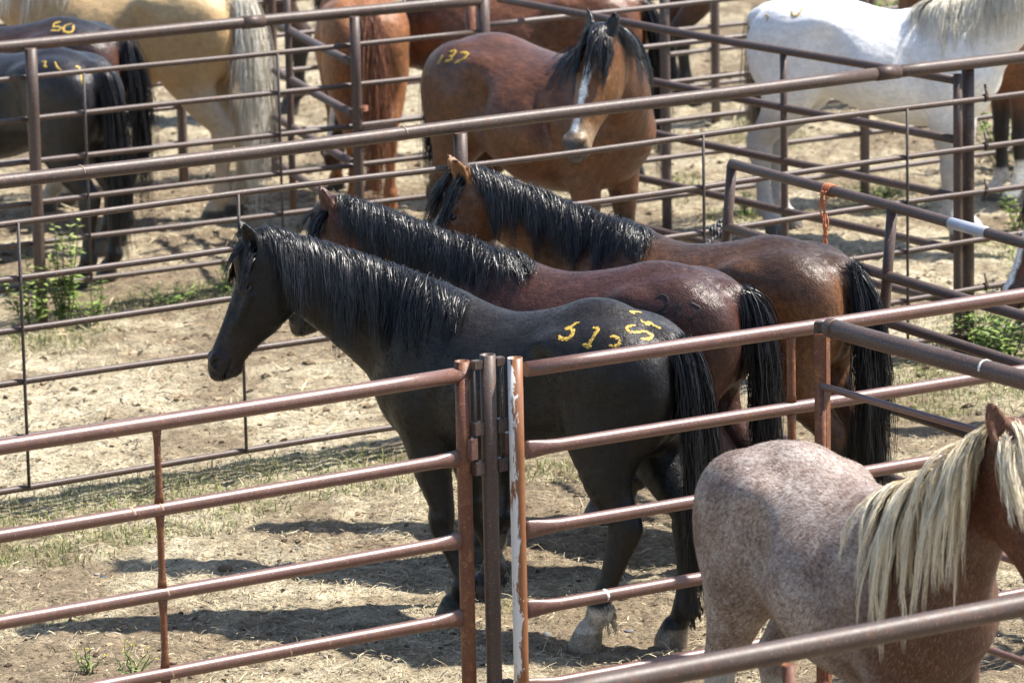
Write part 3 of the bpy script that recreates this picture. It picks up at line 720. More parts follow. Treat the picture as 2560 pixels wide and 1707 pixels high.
# --- thick pipe and square post at the right
F6 = fence('pipe_fence', 'F6', 2062, 2950, 'thick brown pipe on a square rusty post, running right above the roan horse')
d6, n6 = fdir('F6')
A, B = fpt('F6', 2072, 1.722), fpt('F6', 3050, 1.722); TR6 = pipe('top_rail', A, B, .040, M_PIPE, F6, wob=.004, ns=24)
V, F_ = tube([A-d6*.012, A-d6*.004, A+d6*.01, A+d6*.05], np.array([.02, .034, .0415, .0415]), ns=24); sub(poly_obj('end_cap', V, F_, M_PIPE, F6), TR6)
p = fpt('F6', 2055, 0)+d6*.0; ang = math.radians(-25); sx = np.array([math.cos(ang), math.sin(ang), 0])*.027; sy = np.array([-math.sin(ang), math.cos(ang), 0])*.027
boxo('square_post', p+np.array([0.012, .01, .835]), sx, sy, (0, 0, .85), M_RUST, F6, .004)
boxo('post_bracket', fpt('F6', 2056, 1.69)+np.array([0, .05, .0]), sx*1.05, sy*.7, (0, 0, .04), M_ROD, F6, .003)
sub(ring('paint_mark', fpt('F6', 2466, 1.722), d6+np.array([0, 0, .25]), .0408, .007, M_WHITEP, F6), TR6)
# --- thin rusty panel under it
F7 = empty('rod_gate', tuple(fpt('F6', 2100, 0)-n6*.10), label='thin rusty red rod gate with a welded corner behind the roan horse', cat='gate', group='gates of the pens')
def f7(u, z): return fpt('F6', u, z)-n6*.10
for z, r in ((1.50, .0155), (1.02, .0155), (.62, .0155), (.22, .0155)): pipe('rail', f7(2106, z), f7(2950, z), r, M_GATE, F7, wob=.004, ns=10)
pipe('upright', f7(2104, .1), f7(2104, 1.51), .0165, M_RUST, F7, wob=0, ns=12); pipe('upright', f7(2700, .1), f7(2700, 1.49), .0165, M_RUST, F7, wob=0, ns=12)
a, b, c = f7(2106, 1.50), f7(2128, 1.49), f7(2106, 1.38); V = [a+n6*.004, b+n6*.004, c+n6*.004, a-n6*.004, b-n6*.004, c-n6*.004]
poly_obj('gusset', V, [(0, 1, 2), (5, 4, 3), (0, 3, 4, 1), (1, 4, 5, 2), (2, 5, 3, 0)], M_GATE, F7, False)
# --- the two gates in front
d1, n1 = fdir('F1L'); G1 = empty('pipe_gate', tuple(fpt('F1L', 1178, 0)), label='glossy red-brown pipe gate at lower left with one upright between its rails', cat='gate', group='gates of the pens')
zs = [1.66, 1.313, .969, .643, .32]
R1 = {}
for i, z in enumerate(zs): R1[z] = pipe('rail', fpt('F1L', -700, z), fpt('F1L', 1174, z)-d1*.012, .0315 if i == 0 else .0275, M_GATE, G1, flare=(0, 0 if i == 0 else 1), ns=20, wob=.005)
p = fpt('F1L', 1178, 0); pipe('gate_end_post', p+np.array([0, 0, .08]), np.array([p[0], p[1], 1.715]), .031, M_RUST, G1, wob=0, ns=20, hollow=True)
p = fpt('F1L', 428, 0)
for z0, z1 in zip(zs[1:], zs[:-1]): 
    V, F_ = tube([(p[0], p[1], z0+.02), (p[0], p[1], z0+.05), (p[0], p[1], z0+.09), (p[0], p[1], z1-.09), (p[0], p[1], z1-.05), (p[0], p[1], z1-.02)], np.array([.014, .0135, .0135, .0135, .0135, .014]), np.array([.022, .018, .0138, .0138, .018, .022]), ns=12, up=(-.5, .8, 0)); poly_obj('upright', V, F_, M_RUST, G1)
for u, z in ((330, 1.313), (400, 1.313), (415, .969), (425, .643), (720, .643)): sub(ring('scratch', fpt('F1L', u, z), d1+np.array([0, 0, .35]), .028, .006 if u == 330 else .004, M_WELD, G1), R1[z])
d1r, n1r = fdir('F1R'); G2 = empty('pipe_gate', tuple(fpt('F1R', 1306, 0)), label='glossy red-brown pipe gate in front of the dark horses rumps, hung on the white-chipped post', cat='gate', group='gates of the pens')
zs2 = [1.66, 1.323, .988, .651, .317]
R2 = {}
for i, z in enumerate(zs2): R2[z] = pipe('rail', fpt('F1R', 1308, z)+d1r*.012, fpt('F1R', 2950, z), .0315 if i == 0 else .0275, M_GATE, G2, flare=(0 if i == 0 else 1, 0), ns=20, wob=.005)
gp = fpt('F1R', 1308, 0); 
o = pipe('gate_end_post', gp+np.array([0, 0, .08]), np.array([gp[0], gp[1], 1.715]), .031, M_CHIP, G2, wob=0, ns=24, hollow=True)
p = fpt('F1R', 1985, 0)
for z0, z1 in zip(zs2[1:], zs2[:-1]): V, F_ = tube([(p[0], p[1], z0+.02), (p[0], p[1], z0+.06), (p[0], p[1], z1-.06), (p[0], p[1], z1-.02)], np.array([.016, .017, .017, .016]), np.array([.025, .019, .019, .025]), ns=12, up=(-.5, .8, 0)); poly_obj('upright', V, F_, M_RUST, G2)
sub(ring('paint_mark', fpt('F1R', 1513, .651), d1r+np.array([0, 0, .2]), .0283, .007, M_WHITEP, G2), R2[.651])
# gate post with its hinge brackets
hp_ = (fpt('F1L', 1241, 0)+fpt('F1R', 1241, 0))*.5; GP = empty('gate_post', tuple(hp_), label='dark brown gate post with hinge brackets between the two front gates', cat='post')
pipe('post', hp_-np.array([0, 0, .2]), hp_+np.array([0, 0, 1.735]), .0325, M_PIPE, GP, wob=0, ns=22, hollow=True)
for sgn in (-1, 1):
    dd = d1*sgn
    for z, w, hgt in ((1.70, .022, .018), (1.435, .024, .028), (1.27, .024, .028), (.335, .026, .022)):
        boxo('hinge_bracket', hp_+dd*(.032+w)+np.array([0, 0, z]), d1*w, n1*.018, (0, 0, hgt), M_PIPE, GP, .003)
    boxo('hinge_strap', hp_+dd*.085+np.array([0, 0, 1.355]), d1*.018, n1*.02, (0, 0, .045), M_GATE, GP, .003)
    a = hp_+dd*.066; pipe('hinge_pin', a+np.array([0, 0, 1.24]), a+np.array([0, 0, 1.70]), .009, M_ROD, GP, wob=0, ns=10); pipe('hinge_pin', a+np.array([0, 0, .05]), a+np.array([0, 0, .33]), .009, M_ROD, GP, wob=0, ns=10)
# --- nearest rail, bottom right, out of focus
F8 = fence('pipe_fence', 'F8', 1300, 2900, 'blurred near pipe rail across the bottom right corner in front of the roan horse')
pipe('top_rail', on_z(1240, 1764, 1.62), on_z(3000, 1428, 1.62), .0385, M_PIPE, F8, wob=0, ns=24)
p = on_z(1972, 1660, 1.60); pipe('post', np.array([p[0], p[1], -.2]), np.array([p[0], p[1], 1.60]), .022, M_RUST, F8, wob=0)
# --- open gate behind the palomino
F9 = empty('pipe_gate', (-.98, 29.2, 0), label='pale dusty pipe gate standing open behind the palomino tail', cat='gate', group='gates of the pens')
q0, q1 = np.array([-.99, 29.16, 0]), np.array([-1.56, 31.10, 0])
for z in (1.41, 1.08, .76, .44): pipe('rail', q0+np.array([0, 0, z]), q1+np.array([0, 0, z]), .028, M_FAR, F9, wob=.004, ns=14)
for t in (.80,): p = q0+(q1-q0)*t; pipe('upright', p+np.array([0, -.05, .2]), p+np.array([0, -.05, 1.72]), .024, M_PIPE, F9, wob=0)
# --- farthest fence
F10 = fence('pipe_fence', 'F10', -500, 2950, 'farthest pipe fence, thin rails seen between the legs of the back horses')
for z in (1.51, 1.25, .99, .73, .55, .29): pipe('rail', fpt('F10', -500, z), fpt('F10', 2950, z), .0185, M_FAR, F10, wob=.01, ns=8)
for u in (460, 690, 1790, 2140, 2178, 2700): p = fpt('F10', u, 0); pipe('post', p-np.array([0, 0, .1]), np.array([p[0], p[1], 1.75]), .036, M_FAR, F10, wob=0, ns=10)
# ------------------------------------------------------------------ the horses
BLK = (.0045, .0045, .0052); BLK2 = (.017, .017, .021)
def feet_w(h, W):
    """world positions of hooves -> offsets from the standard stance"""
    a = math.radians(h['yaw']); c, s = math.cos(a), math.sin(a); k = h.get('scale', 1.); o = {}
    for nm, (wx, wy) in W.items():
        dx, dy = (wx-h['pos'][0])/k, (wy-h['pos'][1])/k; lx, ly = c*dx+s*dy, -s*dx+c*dy
        sx = .61 if nm[1] == 'f' else -.59; sy = (.13 if nm[1] == 'f' else .12)*(1 if nm[0] == 'l' else -1)
        o[nm] = (float(np.clip(lx-sx, -.3, .3)), float(np.clip(ly-sy, -.12, .12)))
    h['feet'] = o
    return h
SOCK = (.50, .44, .36); HO = (.20, .17, .13)
H1 = dict(pos=(.10, 20.71), yaw=147, scale=1.02, res=.0105, seed=3, neck=[(.30, 31, 10), (.31, 31, 32), (.28, 27, 46)], head=(-64, 42, 0), headlen=.93, fur=34000, mat=M_BLACK, belly=.15,
  ears=((42, 6, 60), (38, 8, 50)), neckd=1.08, croup=.03, neckw=1.1,
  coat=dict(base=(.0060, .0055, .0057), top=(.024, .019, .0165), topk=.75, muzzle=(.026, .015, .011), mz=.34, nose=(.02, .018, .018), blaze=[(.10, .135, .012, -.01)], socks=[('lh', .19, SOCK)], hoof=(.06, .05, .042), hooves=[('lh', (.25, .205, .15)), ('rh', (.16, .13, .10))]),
  hair=BLK, hair2=BLK2, mane=dict(n=150, per=44, len=.40, side=1, thick=.022, up=.08, off=.006, w=.0011, ragged=.35, tip=.35, spread=.026), forelock=dict(n=26, len=.22, side=.15), tail=dict(n=90, per=34, len=1.20),
  feather=[('lh', 1.2), ('rh', 1.2), ('lf', .7), ('rf', .7)], feather_col={'lh': (.34, .29, .22)})
feet_w(H1, {'lf': (-.31, 20.80), 'rf': (-.13, 21.25), 'lh': (.24, 20.20), 'rh': (.59, 20.18)})
H2 = dict(pos=(.40, 21.82), yaw=158, scale=1.0, res=.0115, seed=7, neck=[(.28, 33, 2), (.30, 31, 8), (.28, 26, 14)], head=(-66, 16, 0), fur=26000, mat=M_SHINY, belly=.2,
  ears=((56, 8, 50), (44, 10, 40)), headlen=.93, neckd=1.05, neckw=1.1,
  coat=dict(base=(.066, .024, .016), top=(.045, .019, .0135), points=(.012, .010, .010), ph=.72, muzzle=(.03, .022, .018), head=(.075, .028, .016), socks=[('rh', .15, SOCK)]),
  hair=BLK, hair2=BLK2, mane=dict(n=130, per=42, len=.31, side=1, thick=.02, up=.1, w=.0011, ragged=.35, tip=.35, spread=.026), forelock=dict(n=22, len=.26), tail=dict(n=80, per=30, len=1.1))
H3 = dict(pos=(1.00, 22.48), yaw=149, scale=1.0, res=.0115, seed=11, neck=[(.28, 32, 8), (.30, 32, 18), (.29, 28, 26)], head=(-55, 42, 0), fur=26000, mat=M_SHINY, belly=.1,
  ears=((34, 6, 70), (34, 6, 60)), headlen=.95, neckw=1.1,
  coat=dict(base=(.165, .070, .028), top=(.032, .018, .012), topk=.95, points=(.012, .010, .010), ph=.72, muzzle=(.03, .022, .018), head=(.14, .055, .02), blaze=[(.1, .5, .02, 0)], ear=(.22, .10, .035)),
  hair=BLK, hair2=BLK2, mane=dict(n=120, per=42, len=.33, side=1, thick=.02, up=.1, w=.0011, ragged=.4, tip=.35, spread=.026), forelock=dict(n=26, len=.28, side=.25), tail=dict(n=90, per=32, len=1.25))
H4 = dict(pos=(1.26, 17.30), yaw=-61, scale=1.03, res=.0105, seed=5, neck=[(.26, 46, 0), (.27, 47, 0), (.24, 40, -2)], head=(-56, -8, 0), dock=False, fur=40000, furadd=.05, mat=M_ROAN, belly=.55,
  ears=((70, 14, 20), (70, 14, 20)), neckw=1.15,
  coat=dict(base=(.168, .103, .074), roan=1, socks=[('rh', .62, (.40, .36, .31)), ('lh', .5, (.40, .36, .31))], head=(.17, .075, .04), blaze=[(.14, .56, .035, 0)], muzzle=(.12, .09, .08), ear=(.17, .07, .028)),
  hair=(.60, .49, .31), hair2=(.86, .78, .61), mane=dict(n=105, per=26, len=.56, side=-1, thick=.025, up=.2, spread=.015, tip=.3, lean=-.75, w=.0012, wave=.07, ragged=.7), forelock=dict(n=30, len=.30), tail=dict(n=0))
H5 = dict(pos=(.19, 28.25), yaw=-47, scale=1.11, res=.014, seed=9, q=.8, neck=[(.27, 31, -26), (.28, 32, -50), (.24, 28, -66)], head=(-60, -76, 0), mat=M_SHINY, belly=.7, fat=1.12,
  ears=((75, 12, 30), (75, 12, 30)),
  coat=dict(base=(.115, .045, .02), top=(.075, .031, .018), points=(.014, .011, .010), ph=.74, head=(.15, .062, .02), blaze=[(.12, .52, .019, 0)], muzzle=(.33, .23, .14), mz=.40, nose=(.05, .045, .045), ear=(.014, .011, .01)),
  hair=BLK, hair2=BLK2, mane=dict(n=90, per=20, len=.40, side=1, both=.45, thick=.03, up=.5), forelock=dict(n=26, len=.28, side=-.2), tail=dict(n=40, per=16, len=1.0, out=.2))
H6 = dict(pos=(2.42, 30.35), yaw=-25, scale=1.08, res=.015, seed=13, q=.8, neck=[(.27, 36, 4), (.27, 36, 6), (.25, 30, 6)], head=(-62, -6, 0), mat=M_PALE, belly=.3, sway=.02,
  ears=((70, 12), (70, 12)), coat=dict(base=(.80, .79, .775), points=(.42, .40, .385), ph=.85, muzzle=(.2, .19, .19), hoof=(.10, .09, .08)),
  hair=(.50, .44, .32), hair2=(.72, .68, .60), mane=dict(n=70, per=18, len=.46, side=-1, thick=.03, up=.5), tail=dict(n=50, per=20, len=1.1, y=.03, out=.12, sway=.35), tail_col=((.10, .065, .035), (.42, .36, .27)), forelock=dict(n=10))
H7 = dict(pos=(-3.15, 29.70), yaw=142, scale=1.0, res=.015, seed=15, q=.7, neck=[(.27, 30, 0), (.27, 30, 0), (.25, 30, 0)], head=(-60, 0, 0), mat=M_SHINY, belly=.2,
  coat=dict(base=(.016, .014, .015), hoof=(.05, .045, .04)), hair=BLK, hair2=BLK2, mane=dict(n=30, per=14), tail=dict(n=60, per=20, len=1.2), forelock=dict(n=0))
H8 = dict(pos=(-3.26, 30.72), yaw=160, scale=1.03, res=.015, seed=17, q=.7, neck=[(.27, 30, 0), (.27, 30, 0), (.25, 30, 0)], head=(-60, 0, 0), mat=M_SHINY,
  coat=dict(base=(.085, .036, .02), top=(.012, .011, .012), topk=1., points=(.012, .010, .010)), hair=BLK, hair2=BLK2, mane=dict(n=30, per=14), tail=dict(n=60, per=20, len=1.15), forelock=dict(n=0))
H9 = dict(pos=(-2.57, 31.85), yaw=152, scale=1.12, res=.015, seed=19, q=.7, neck=[(.27, 25, 0), (.27, 25, 5), (.25, 20, 10)], head=(-60, 10, 0), mat=M_PALE, belly=.3,
  coat=dict(base=(.47, .305, .14), top=(.58, .42, .23), points=(.46, .37, .26), ph=.9), hair=(.64, .58, .46), hair2=(.85, .82, .75), mane=dict(n=50, per=16, len=.5, side=1), tail=dict(n=110, per=26, len=1.2, spread=.026), forelock=dict(n=0))
H10 = dict(pos=(-1.02, 32.05), yaw=97, scale=1.03, res=.016, seed=21, q=.7, neck=[(.27, 20, 0), (.27, 10, 0), (.25, 0, 0)], head=(-60, 0, 0),
  coat=dict(base=(.225, .088, .03)), hair=(.16, .06, .03), hair2=(.28, .13, .07), mane=dict(n=20, per=12), tail=dict(n=110, per=22, len=1.25, spread=.022), forelock=dict(n=0))
H11 = dict(pos=(.18, 32.05), yaw=168, scale=1.03, res=.016, seed=23, q=.7, neck=[(.27, -15, 10), (.27, -25, 22), (.25, -30, 30)], head=(-70, 60, 0), mat=M_SHINY, belly=.3,
  coat=dict(base=(.12, .046, .02), points=(.012, .010, .010), head=(.05, .022, .014), blaze=[(.08, .58, .022, 0)]), hair=BLK, hair2=BLK2, mane=dict(n=40, per=14), tail=dict(n=60, per=20, len=1.2), forelock=dict(n=8))
H12 = dict(pos=(2.02, 36.75), yaw=22, scale=1.05, res=.02, seed=25, q=.5, neck=[(.27, 30, 0), (.27, 30, 0), (.25, 30, 0)], head=(-60, 0, 0),
  coat=dict(base=(.10, .04, .02), top=(.05, .024, .015), points=(.012, .010, .010)), hair=BLK, hair2=BLK2, mane=dict(n=20, per=12), tail=dict(n=0), forelock=dict(n=0))
H13 = dict(pos=(3.95, 31.75), yaw=202, scale=1.0, res=.018, seed=27, q=.6, neck=[(.27, 35, -30), (.27, 35, -55), (.25, 25, -70)], head=(-60, -80, 0),
  coat=dict(base=(.13, .05, .02), points=(.012, .010, .010), ph=.8, socks=[('lf', .30, (.75, .72, .66)), ('rf', .22, (.5, .46, .4))]), hair=(.55, .47, .33), hair2=(.8, .74, .62), mane=dict(n=40, per=14, len=.45, side=1), tail=dict(n=30, per=14), forelock=dict(n=0))
H14 = dict(pos=(4.24, 25.05), yaw=190, scale=1.0, res=.016, seed=29, q=.6, neck=[(.27, 10, 0), (.27, 2, 2), (.25, -8, 4)], head=(-66, 8, 0),
  coat=dict(base=(.10, .04, .02), points=(.012, .010, .010), muzzle=(.06, .03, .022), blaze=[(.08, .58, .03, 0)]), hair=BLK, hair2=BLK2, mane=dict(n=30, per=14), tail=dict(n=30, per=14), forelock=dict(n=8))
H15 = dict(pos=(-2.35, 36.3), yaw=182, scale=1.05, res=.02, seed=31, q=.5, neck=[(.27, 30, 0), (.27, 30, 0), (.25, 30, 0)], head=(-60, 0, 0),
  coat=dict(base=(.055, .024, .014), points=(.012, .010, .010)), hair=BLK, hair2=BLK2, mane=dict(n=20, per=12), tail=dict(n=30, per=12), forelock=dict(n=0))
LBL = dict(
 H1='black horse with yellow numbers on its rump and one pale hind foot',
 H2='dark brown horse with black mane and 217 branded on its rump, middle of the three',
 H3='bay horse with long black tail, farthest of the three, beside the leaning panel',
 H4='roan horse with blond mane and white blaze, cut off at the lower right corner',
 H5='bay horse with white blaze looking at the camera, yellow 137 on its rump',
 H6='grey-white horse with pale mane standing behind the panel at upper right',
 H7='shiny black horse turned rump to the camera behind the weedy fence post',
 H8='brown horse with a black back marked with a yellow 50',
 H9='golden palomino horse with white tail at upper left',
 H10='chestnut horse seen from behind with long reddish tail',
 H11='bay horse at the top behind the blazed bay, its head lowered',
 H12='dark bay horse with black legs far back, left of the grey horse',
 H13='brown horse with white-socked black legs behind the tall post at the right edge',
 H14='brown horse of which only the blazed muzzle shows at the right edge',
 H15='dark brown horse far back behind the palomino tail, mostly hidden by fence')
import os
for key in [k for k in LBL if not os.environ.get('ONLY') or k in os.environ['ONLY'].split(',')]:
    make_horse(key, globals()[key], LBL[key])

# ------------------------------------------------------------------ painted numbers and brands on the rumps
def cr(x0, y0, k, pts): return [(x0+x/k, y0+y/k) for x, y in pts]
def mat_paint():
    k = N('yellow_paint_stick'); co = k.coord('Object'); b = k.noise(co, 120, 4, .7)
    return k.set(Base_Color=k.ramp(b, [(.40, (.02, .015, .008)), (.50, (.50, .32, .04)), (.72, (.70, .50, .12))]), Roughness=.6)
M_PAINT = mat_paint(); M_BRAND = mat_plain('shaded_brand_scar', (.012, .007, .006), .6)  # the brand is a raised scar; its shade is painted in as dark colour
if 'H1' in HORSES:
    c = lambda p: cr(1300, 720, 4.126, p)
    horse_mark('H1', 'painted_number', [c([(615, 358), (575, 362), (530, 395), (470, 420), (535, 425), (545, 470), (500, 520), (440, 528), (400, 490)])], M_PAINT, .0095, 3, seed=1)
    horse_mark('H1', 'painted_number', [c([(755, 405), (805, 420), (770, 485), (722, 570), (705, 630)]), c([(645, 582), (695, 598), (740, 610)])], M_PAINT, .0095, 3, seed=2)
    horse_mark('H1', 'painted_number', [c([(930, 508), (975, 500), (1022, 535), (1018, 580), (975, 602), (918, 592)])], M_PAINT, .0085, 3, seed=3)
    horse_mark('H1', 'painted_number', [c([(1190, 385), (1140, 388), (1105, 415), (1130, 452), (1200, 458), (1270, 445), (1340, 470), (1355, 505), (1310, 528), (1240, 520)])], M_PAINT, .0085, 3, seed=4)
    horse_mark('H1', 'painted_number', [c([(1250, 252), (1190, 245), (1125, 240)]), c([(1130, 243), (1165, 258), (1188, 272)])], M_PAINT, .008, 3, seed=5)
    horse_mark('H1', 'painted_number', [c([(1245, 330), (1285, 362), (1330, 380), (1325, 345), (1375, 385), (1412, 398), (1455, 425)])], M_PAINT, .008, 3, seed=6)
if 'H2' in HORSES:
    c = lambda p: cr(1307, 707, 4.126, p)
    horse_mark('H2', 'brand', [c([(1380, 150), (1440, 128), (1490, 160), (1488, 225), (1420, 280), (1375, 298)]), c([(1375, 298), (1440, 312), (1500, 312)])], M_BRAND, .0075, 3, seed=7, lift=.0035)
    horse_mark('H2', 'brand', [c([(1632, 190), (1600, 265), (1560, 340)])], M_BRAND, .0068, 3, seed=8, lift=.0035)
    horse_mark('H2', 'brand', [c([(1740, 210), (1790, 235), (1832, 262)]), c([(1832, 262), (1790, 322), (1720, 390)])], M_BRAND, .0068, 3, seed=9, lift=.0035)
if 'H5' in HORSES:
    c = lambda p: cr(600, 0, 3.92, p)
    horse_mark('H5', 'painted_number', [c([(1988, 540), (1965, 585), (1938, 632)])], M_PAINT, .011, 3, seed=10)
    horse_mark('H5', 'painted_number', [c([(2050, 512), (2112, 500), (2085, 550), (2050, 552)]), c([(2070, 555), (2072, 585), (2005, 606)])], M_PAINT, .010, 3, seed=11)
    horse_mark('H5', 'painted_number', [c([(2162, 522), (2205, 515), (2240, 532)]), c([(2240, 532), (2190, 580), (2105, 622)])], M_PAINT, .011, 3, seed=12)
if 'H8' in HORSES:
    c = lambda p: cr(0, 0, 3.92, p)
    horse_mark('H8', 'painted_number', [c([(596, 216), (530, 232), (520, 268)]), c([(520, 268), (575, 262), (598, 284), (570, 304), (500, 300)])], M_PAINT, .0085, 3, seed=13, sharp=True)
    horse_mark('H8', 'painted_number', [c([(705, 238), (645, 252), (620, 295), (660, 322), (712, 308), (722, 250)])], M_PAINT, .0085, 3, seed=14)
if 'H7' in HORSES:
    c = lambda p: cr(0, 0, 3.92, p)
    horse_mark('H7', 'painted_number', [c([(415, 605), (447, 612), (435, 650), (465, 660)])], M_PAINT, .009, 3, seed=15)
    horse_mark('H7', 'painted_number', [c([(538, 608), (565, 665), (605, 697)])], M_PAINT, .007, 3, seed=16)
    horse_mark('H7', 'painted_number', [c([(735, 655), (775, 660), (795, 735), (800, 790), (830, 838)])], M_PAINT, .008, 3, seed=17)
if 'H6' in HORSES:
    c = lambda p: cr(1600, 0, 3.92, p)
    horse_mark('H6', 'painted_number', [c([(1492, 112), (1492, 150), (1532, 160), (1580, 112), (1590, 72)])], M_PAINT, .008, 3, seed=18)
    horse_mark('H6', 'painted_number', [c([(1225, 150), (1255, 165), (1240, 215)])], M_PAINT, .008, 3, seed=19)
# ------------------------------------------------------------------ twine and rope on the panels
def cord(name, paths, r, mat, label=None, cat=None, parent=None):
    V, F = [], []; b = 0
    for P in paths:
        v, f = tube(catmull(np.array(P), 5), r, ns=6); V.append(v); F += [tuple(x+b for x in q) for q in f]; b += len(v)
    me = bpy.data.meshes.new(name); me.from_pydata([tuple(v) for v in np.vstack(V)], [], F); me.polygons.foreach_set('use_smooth', [True]*len(me.polygons))
    return obj(name, me, mat, parent, label=label, cat=cat)
M_TWINE = mat_plain('orange_twine', (.52, .17, .07), .7); M_TWINE2 = mat_plain('faded_twine', (.40, .17, .10), .7)
if 'F5' in FN:
    rr = np.random.RandomState(3); c0 = f5(2075, 1.598); paths = []
    for k in range(4):
        cc = c0+d5*(-.028+.02*k); ring_ = [cc+np.array([0, 0, .0])+(n5*math.cos(a)+np.array([0, 0, 1])*math.sin(a))*.0305 for a in np.linspace(-2.2, 3.4, 10)]; paths.append([tuple(p) for p in ring_])
    fr = c0-n5*.036
    for k, (dx, ln) in enumerate(((-.045, .34), (-.02, .40), (.014, .37), (.03, .24))):
        P = [fr+d5*(-.02+.014*k)]
        for j in range(1, 9): t = j/8; P.append(fr+d5*(dx*math.sin(t*7+k)*.8-.04*t*(k < 2)+.01)+np.array([0, 0, -ln*t])-n5*(.006*math.sin(t*9+k*2)))
        paths.append(P)
    paths.append([fr+d5*-.03+np.array([0, 0, -.01]), fr+d5*.0+np.array([0, 0, -.05]), fr+d5*.04+np.array([0, 0, -.03])])
    cord('baling_twine', paths, .0042, M_TWINE, 'orange baling twine looped over the leaning panel top rail', 'twine')
kr = N('rope_black_white'); wv = kr.n('ShaderNodeTexWave'); wv.inputs['Scale'].default_value = 18; wv.inputs['Distortion'].default_value = 3; kr.l(kr.coord('Object'), wv.inputs['Vector'])
M_ROPE = kr.set(Base_Color=kr.ramp(wv.outputs['Fac'], [(.72, (.01, .01, .012)), (.86, (.30, .30, .31))]), Roughness=.8)
p0 = fpt('F2', 1795, .956); rr = np.random.RandomState(8); d2_, n2_ = fdir('F2'); paths = []
for k in range(12):
    cc = p0+d2_*rr.uniform(-.05, .08); rad = rr.uniform(.022, .036)
    paths.append([cc+(n2_*math.cos(a)+np.array([0, 0, 1])*math.sin(a))*rad*(1+.2*rr.normal())+d2_*.03*math.sin(a+k) for a in np.linspace(0, 6.6, 9)])
paths.append([p0-n2_*.03, p0-n2_*.035-d2_*.08+np.array([0, 0, -.05]), p0-n2_*.04-d2_*.16+np.array([0, 0, -.09])]); paths.append([p0-n2_*.035, p0-n2_*.04+np.array([0, 0, -.08]), p0-n2_*.03+d2_*.015+np.array([0, 0, -.17])])
cord('tie_rope', paths, .0085, M_ROPE, 'black and white rope knotted round the fence rail beside the leaning panel', 'rope')
p0 = fpt('F3', 893, 1.10)-n3*.058; paths = [[p0+np.array([math.cos(a)*.038, math.sin(a)*.038, .006*k*2]) for a in np.linspace(0, 6.3, 10)] for k in range(3)]
paths.append([p0+np.array([-.035, -.02, 0]), p0+np.array([-.04, -.03, -.08]), p0+np.array([-.06, -.03, -.13])]); cord('twine_tie', paths, .004, M_TWINE2, 'faded orange twine tied round the far post near the chestnut tail', 'twine')
# ------------------------------------------------------------------ the ground of the pens
grng = np.random.RandomState(42)
def vnoise(X, Y, cell, seed):
    """smooth value noise on the plane, range 0..1"""
    r = np.random.RandomState(seed); T = r.rand(256, 256); gx, gy = X/cell, Y/cell
    ix, iy = np.floor(gx).astype(int), np.floor(gy).astype(int); fx, fy = gx-ix, gy-iy; fx = fx*fx*(3-2*fx); fy = fy*fy*(3-2*fy)
    g = lambda a, b: T[(ix+a) % 256, (iy+b) % 256]
    return (g(0, 0)*(1-fx)+g(1, 0)*fx)*(1-fy)+(g(0, 1)*(1-fx)+g(1, 1)*fx)*fy
def ground_z(X, Y):
    z = (vnoise(X, Y, 1.3, 1)-.5)*.035+(vnoise(X, Y, .34, 2)-.5)*.032
    h = vnoise(X*1.0, Y, .15, 3); z -= np.clip(.38-h, 0, 1)*.10           # hoof prints
    z += (vnoise(X, Y, .07, 4)-.5)*.022+(vnoise(X, Y, .033, 5)-.5)*.013
    return z-.012
def axis(pts):
    out = []
    for (a, b, s) in pts: out += list(np.arange(a, b, s))
    return np.array(out+[pts[-1][1]])
gx = axis([(-600, -60, 60), (-60, -10, 5), (-10, -4.2, .3), (-4.2, 4.4, .026), (4.4, 10, .3), (10, 60, 5), (60, 600, 60)])
gy = axis([(-40, 10, 5), (10, 16.2, .3), (16.2, 24, .027), (24, 33, .045), (33, 45, .11), (45, 60, .6), (60, 120, 6), (120, 900, 78)])
GX, GY = np.meshgrid(gx, gy, indexing='ij'); near = sstep(-4.6, -4.2, GX)*sstep(4.8, 4.4, GX)*sstep(15.8, 16.2, GY)*sstep(46, 44, GY)
GZ = ground_z(GX, GY)*near
nx, ny = GX.shape; ids = np.arange(nx*ny).reshape(nx, ny)
GF = np.stack([ids[:-1, :-1], ids[1:, :-1], ids[1:, 1:], ids[:-1, 1:]], -1).reshape(-1, 4)
# straw cover, bare dirt and green patches, darker in the hollows, as a colour map of the ground
def smudge(px, X, Y):
    """sum of soft ground ellipses given by photo points (u, v, radius across, radius in depth)"""
    m = np.zeros_like(X)
    for u, v, a, b in px:
        p = on_z(u, v); m = np.maximum(m, np.exp(-((X-p[0])/a)**2-((Y-p[1])/b)**2))
    return m
GREEN = [(u_, 1262-u_*.137+40, .30, .20) for u_ in range(-20, 520, 50)]+[(u_, 1262-u_*.137-10, .25, .16) for u_ in range(-20, 900, 60)]+[(u_, 1285-u_*.137, .22, .10) for u_ in range(480, 1300, 80)]+[(60, 1380, .45, .25), (260, 1340, .40, .22), (420, 1310, .35, .2), (560, 1270, .3, .18), (760, 1220, .45, .16), (960, 1190, .4, .16), (1120, 1165, .3, .15), (1390, 1170, .3, .25), (1660, 1060, .5, .3),
  (2420, 960, .55, .7), (2280, 1010, .4, .35), (2500, 860, .5, .8), (1270, 1520, .12, .08), (60, 1540, .3, .12), (2540, 620, .3, .5), (2180, 500, .3, .5), (1860, 540, .25, .4), (120, 830, .35, .5), (420, 745, .5, .25), (560, 720, .4, .2), (250, 770, .4, .25), (1900, 330, .3, .8), (1700, 470, .2, .5)]
gmask = smudge(GREEN, GX, GY)
straw = (vnoise(GX, GY, 2.3, 21)-.5)*.26+sstep(18.8, 21.5, GY)*.13-.10+vnoise(GX, GY, .55, 11)*.5+vnoise(GX, GY, .17, 12)*.3+vnoise(GX, GY, .06, 13)*.2
